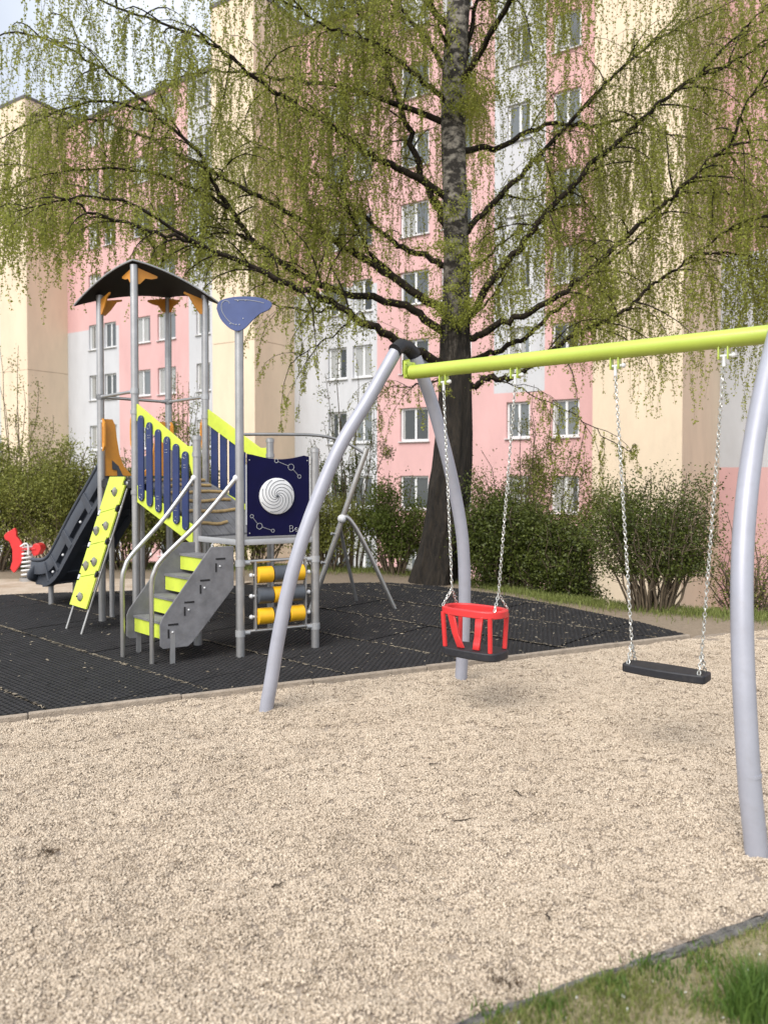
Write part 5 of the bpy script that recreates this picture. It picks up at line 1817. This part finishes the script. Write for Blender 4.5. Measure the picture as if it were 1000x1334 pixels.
blades('dry_grass', lawn_pts(22000, 0.4), lawn_xyz, 0.017, 0.0014, M_dry, 'dry thatch lying in the near corner lawn')
tc_ = []
for (px_, py_, n_, s_) in ((1000, 1300, 480, .04), (985, 1325, 320, .035), (800, 1296, 140, .035), (862, 1268, 150, .04), (925, 1255, 130, .04), (715, 1322, 130, .03), (640, 1330, 70, .03), (930, 1310, 120, .04)):
    Yg = 1580 / (py_ - 620) ; Xg = (px_ - 500) / 1000 * Yg
    tc_.append(np.stack([rng.normal(Xg, s_, n_), rng.normal(Yg, s_, n_)], 1))
big = np.concatenate(tc_[:2]); small = np.concatenate(tc_[2:])
blades('grass_tuft', big, lawn_xyz, 0.11, 0.0026, M_tuft, 'long bright grass tuft at the bottom right corner')
blades('low_tufts', small, lawn_xyz, 0.035, 0.0026, M_tuft, 'small green tufts along the concrete kerb')
# grass along the back edge
bx_ = rng.uniform(-8, 7, 42000); by_ = np.array([plateau_edge(x) for x in bx_]) - 0.15 + rng.normal(0, .30, 42000)
kp = (np.abs(bx_) < .56 * by_) & ((bx_ < 2.6) | (by_ > 7.9))
ok = np.array([not inside(x, y, mat_poly) for x, y in zip(bx_, by_)])
xy = np.stack([bx_, by_], 1)[kp & ok]
blades('back_grass', xy, ground_z, 0.075, 0.0035, M_grass, 'rough grass verge under the shrubs at the back')

# litter on the mats: catkin scales, leaf bits
def bits(name, xy, z, l, w_, m, label, cat):
    n = len(xy)
    c = np.stack([xy[:, 0], xy[:, 1], z + rng.uniform(0, .004, n)], 1)
    a = rng.uniform(0, 2 * np.pi, n)
    d = np.stack([np.cos(a), np.sin(a), rng.normal(0, .12, n)], 1); s = np.stack([-np.sin(a), np.cos(a), rng.normal(0, .2, n)], 1)
    L_ = (l * rng.uniform(.4, 1.5, n))[:, None]; W_ = (w_ * rng.uniform(.5, 1.4, n))[:, None]
    V = np.stack([c - d * L_ / 2, c + s * W_ / 2 + np.array([0, 0, .003]), c + d * L_ / 2, c - s * W_ / 2], 1).reshape(-1, 3)
    o = link(name, mesh_np(name, V, np.arange(n * 4).reshape(n, 4), rng.random(n)), m)
    return tag(o, label, cat, kind='stuff')
M_litter = mat('dry_litter', (0.36, 0.31, 0.23), 0.85, 0, .2, 9, col2=(0.09, 0.07, 0.045), tint=.9)
lx = rng.uniform(-5.5, 3.2, 16000); ly_ = rng.uniform(4.6, 11.3, 16000)
den = 0.10 + 0.9 * np.clip((lx + 1.2) / 2.2, 0, 1) * np.clip((ly_ - 6.6) / 1.4, 0, 1)
kp = np.array([inside(x, y, mat_poly) for x, y in zip(lx, ly_)]) & (rng.random(16000) < den * 0.6)
bits('leaf_litter', np.stack([lx, ly_], 1)[kp], 0.002, 0.034, 0.009, M_litter, 'scattered dry leaf litter on the black rubber mats', 'litter')
# seams of the mats hold dry grass
sx_ = []
for a in range(-6, 6):
    for _ in range(1300):
        u = rng.uniform(-6, 7)
        p = TO + TE * u + TN * (a * TW) + TN * rng.normal(0, .006)
        if inside(p.x, p.y, mat_poly) and abs(p.x) < .55 * p.y: sx_.append((p.x, p.y))
bits('seam_litter', np.array(sx_), 0.004, 0.045, 0.0045, M_litter, 'dry grass caught in the joints between the rubber mats', 'litter')
# white petals and stones on the lawn
lp_ = lawn_pts(110, .4)
cw = np.stack([lp_[:, 0], lp_[:, 1], np.array([lawn_xyz(*q) + .006 for q in lp_])], 1)
M_petal = mat('white_petal', (0.75, 0.73, 0.70), 0.8, 0, .1, 9)
pme = pebbles('stray_stones', cw, 0.006, M_petal)
tag(link('stray_stones', pme, M_petal), 'pale stray stones scattered over the near lawn', 'stones', kind='stuff')
# a few twigs lying on the gravel
M_twigd = mat('fallen_twig', (0.045, 0.032, 0.022), 0.9, 0, .2, 20)
def fallen(px_, py_, l, a, lab):
    Yg = 1600 / (py_ - 620); Xg = (px_ - 500) / 1000 * Yg
    pts = []
    for k in range(6):
        t = k / 5 - .5
        x = Xg + math.cos(a) * l * t + random.gauss(0, .004); y = Yg + math.sin(a) * l * t + random.gauss(0, .004)
        pts.append(Vector((x, y, gravel_z(x, y) + .012 + .006 * random.random())))
    o = MB().tube(pts, [.0035, .0035, .003, .003, .002, .001], 6).build('twig', M_twigd)
    tag(o, lab, 'twig', 'fallen twigs on the gravel')
fallen(606, 1070, .11, .3, 'thin dark twig lying on the gravel in mid picture')
fallen(678, 1036, .08, -.9, 'short curved twig on the gravel below the toddler swing')
fallen(565, 998, .07, .5, 'tiny dark twig on the gravel left of the flat seat')
fallen(362, 1158, .06, .6, 'short twig on the near gravel at left of centre')
fallen(716, 1205, .06, 1.4, 'upright looking twig on the gravel near the concrete kerb')
# dark leaf clump at left
for (px_, py_, r_, lab) in ((57, 1110, .016, 'small dark leaf clump on the gravel at the left'), (655, 1288, .035, 'brown tuft of dead grass beside the concrete kerb')):
    Yg = 1600 / (py_ - 620); Xg = (px_ - 500) / 1000 * Yg
    n_ = 60
    c = np.stack([rng.normal(Xg, r_, n_), rng.normal(Yg, r_ * .8, n_), gravel_z(Xg, Yg) + .006 + rng.random(n_) * .018], 1)
    V, F = leaf_cloud(c, np.tile([0, 0, .15], (n_, 1)), .022, .006, .9)
    o = link('dead_leaf_clump', mesh_np('dead_leaf_clump', V, F, rng.random(n_)), mat('dead_leaf', (0.16, 0.11, 0.07), .9, 0, .2, 9, col2=(.04, .03, .02), tint=.8))
    tag(o, lab, 'dead leaves')
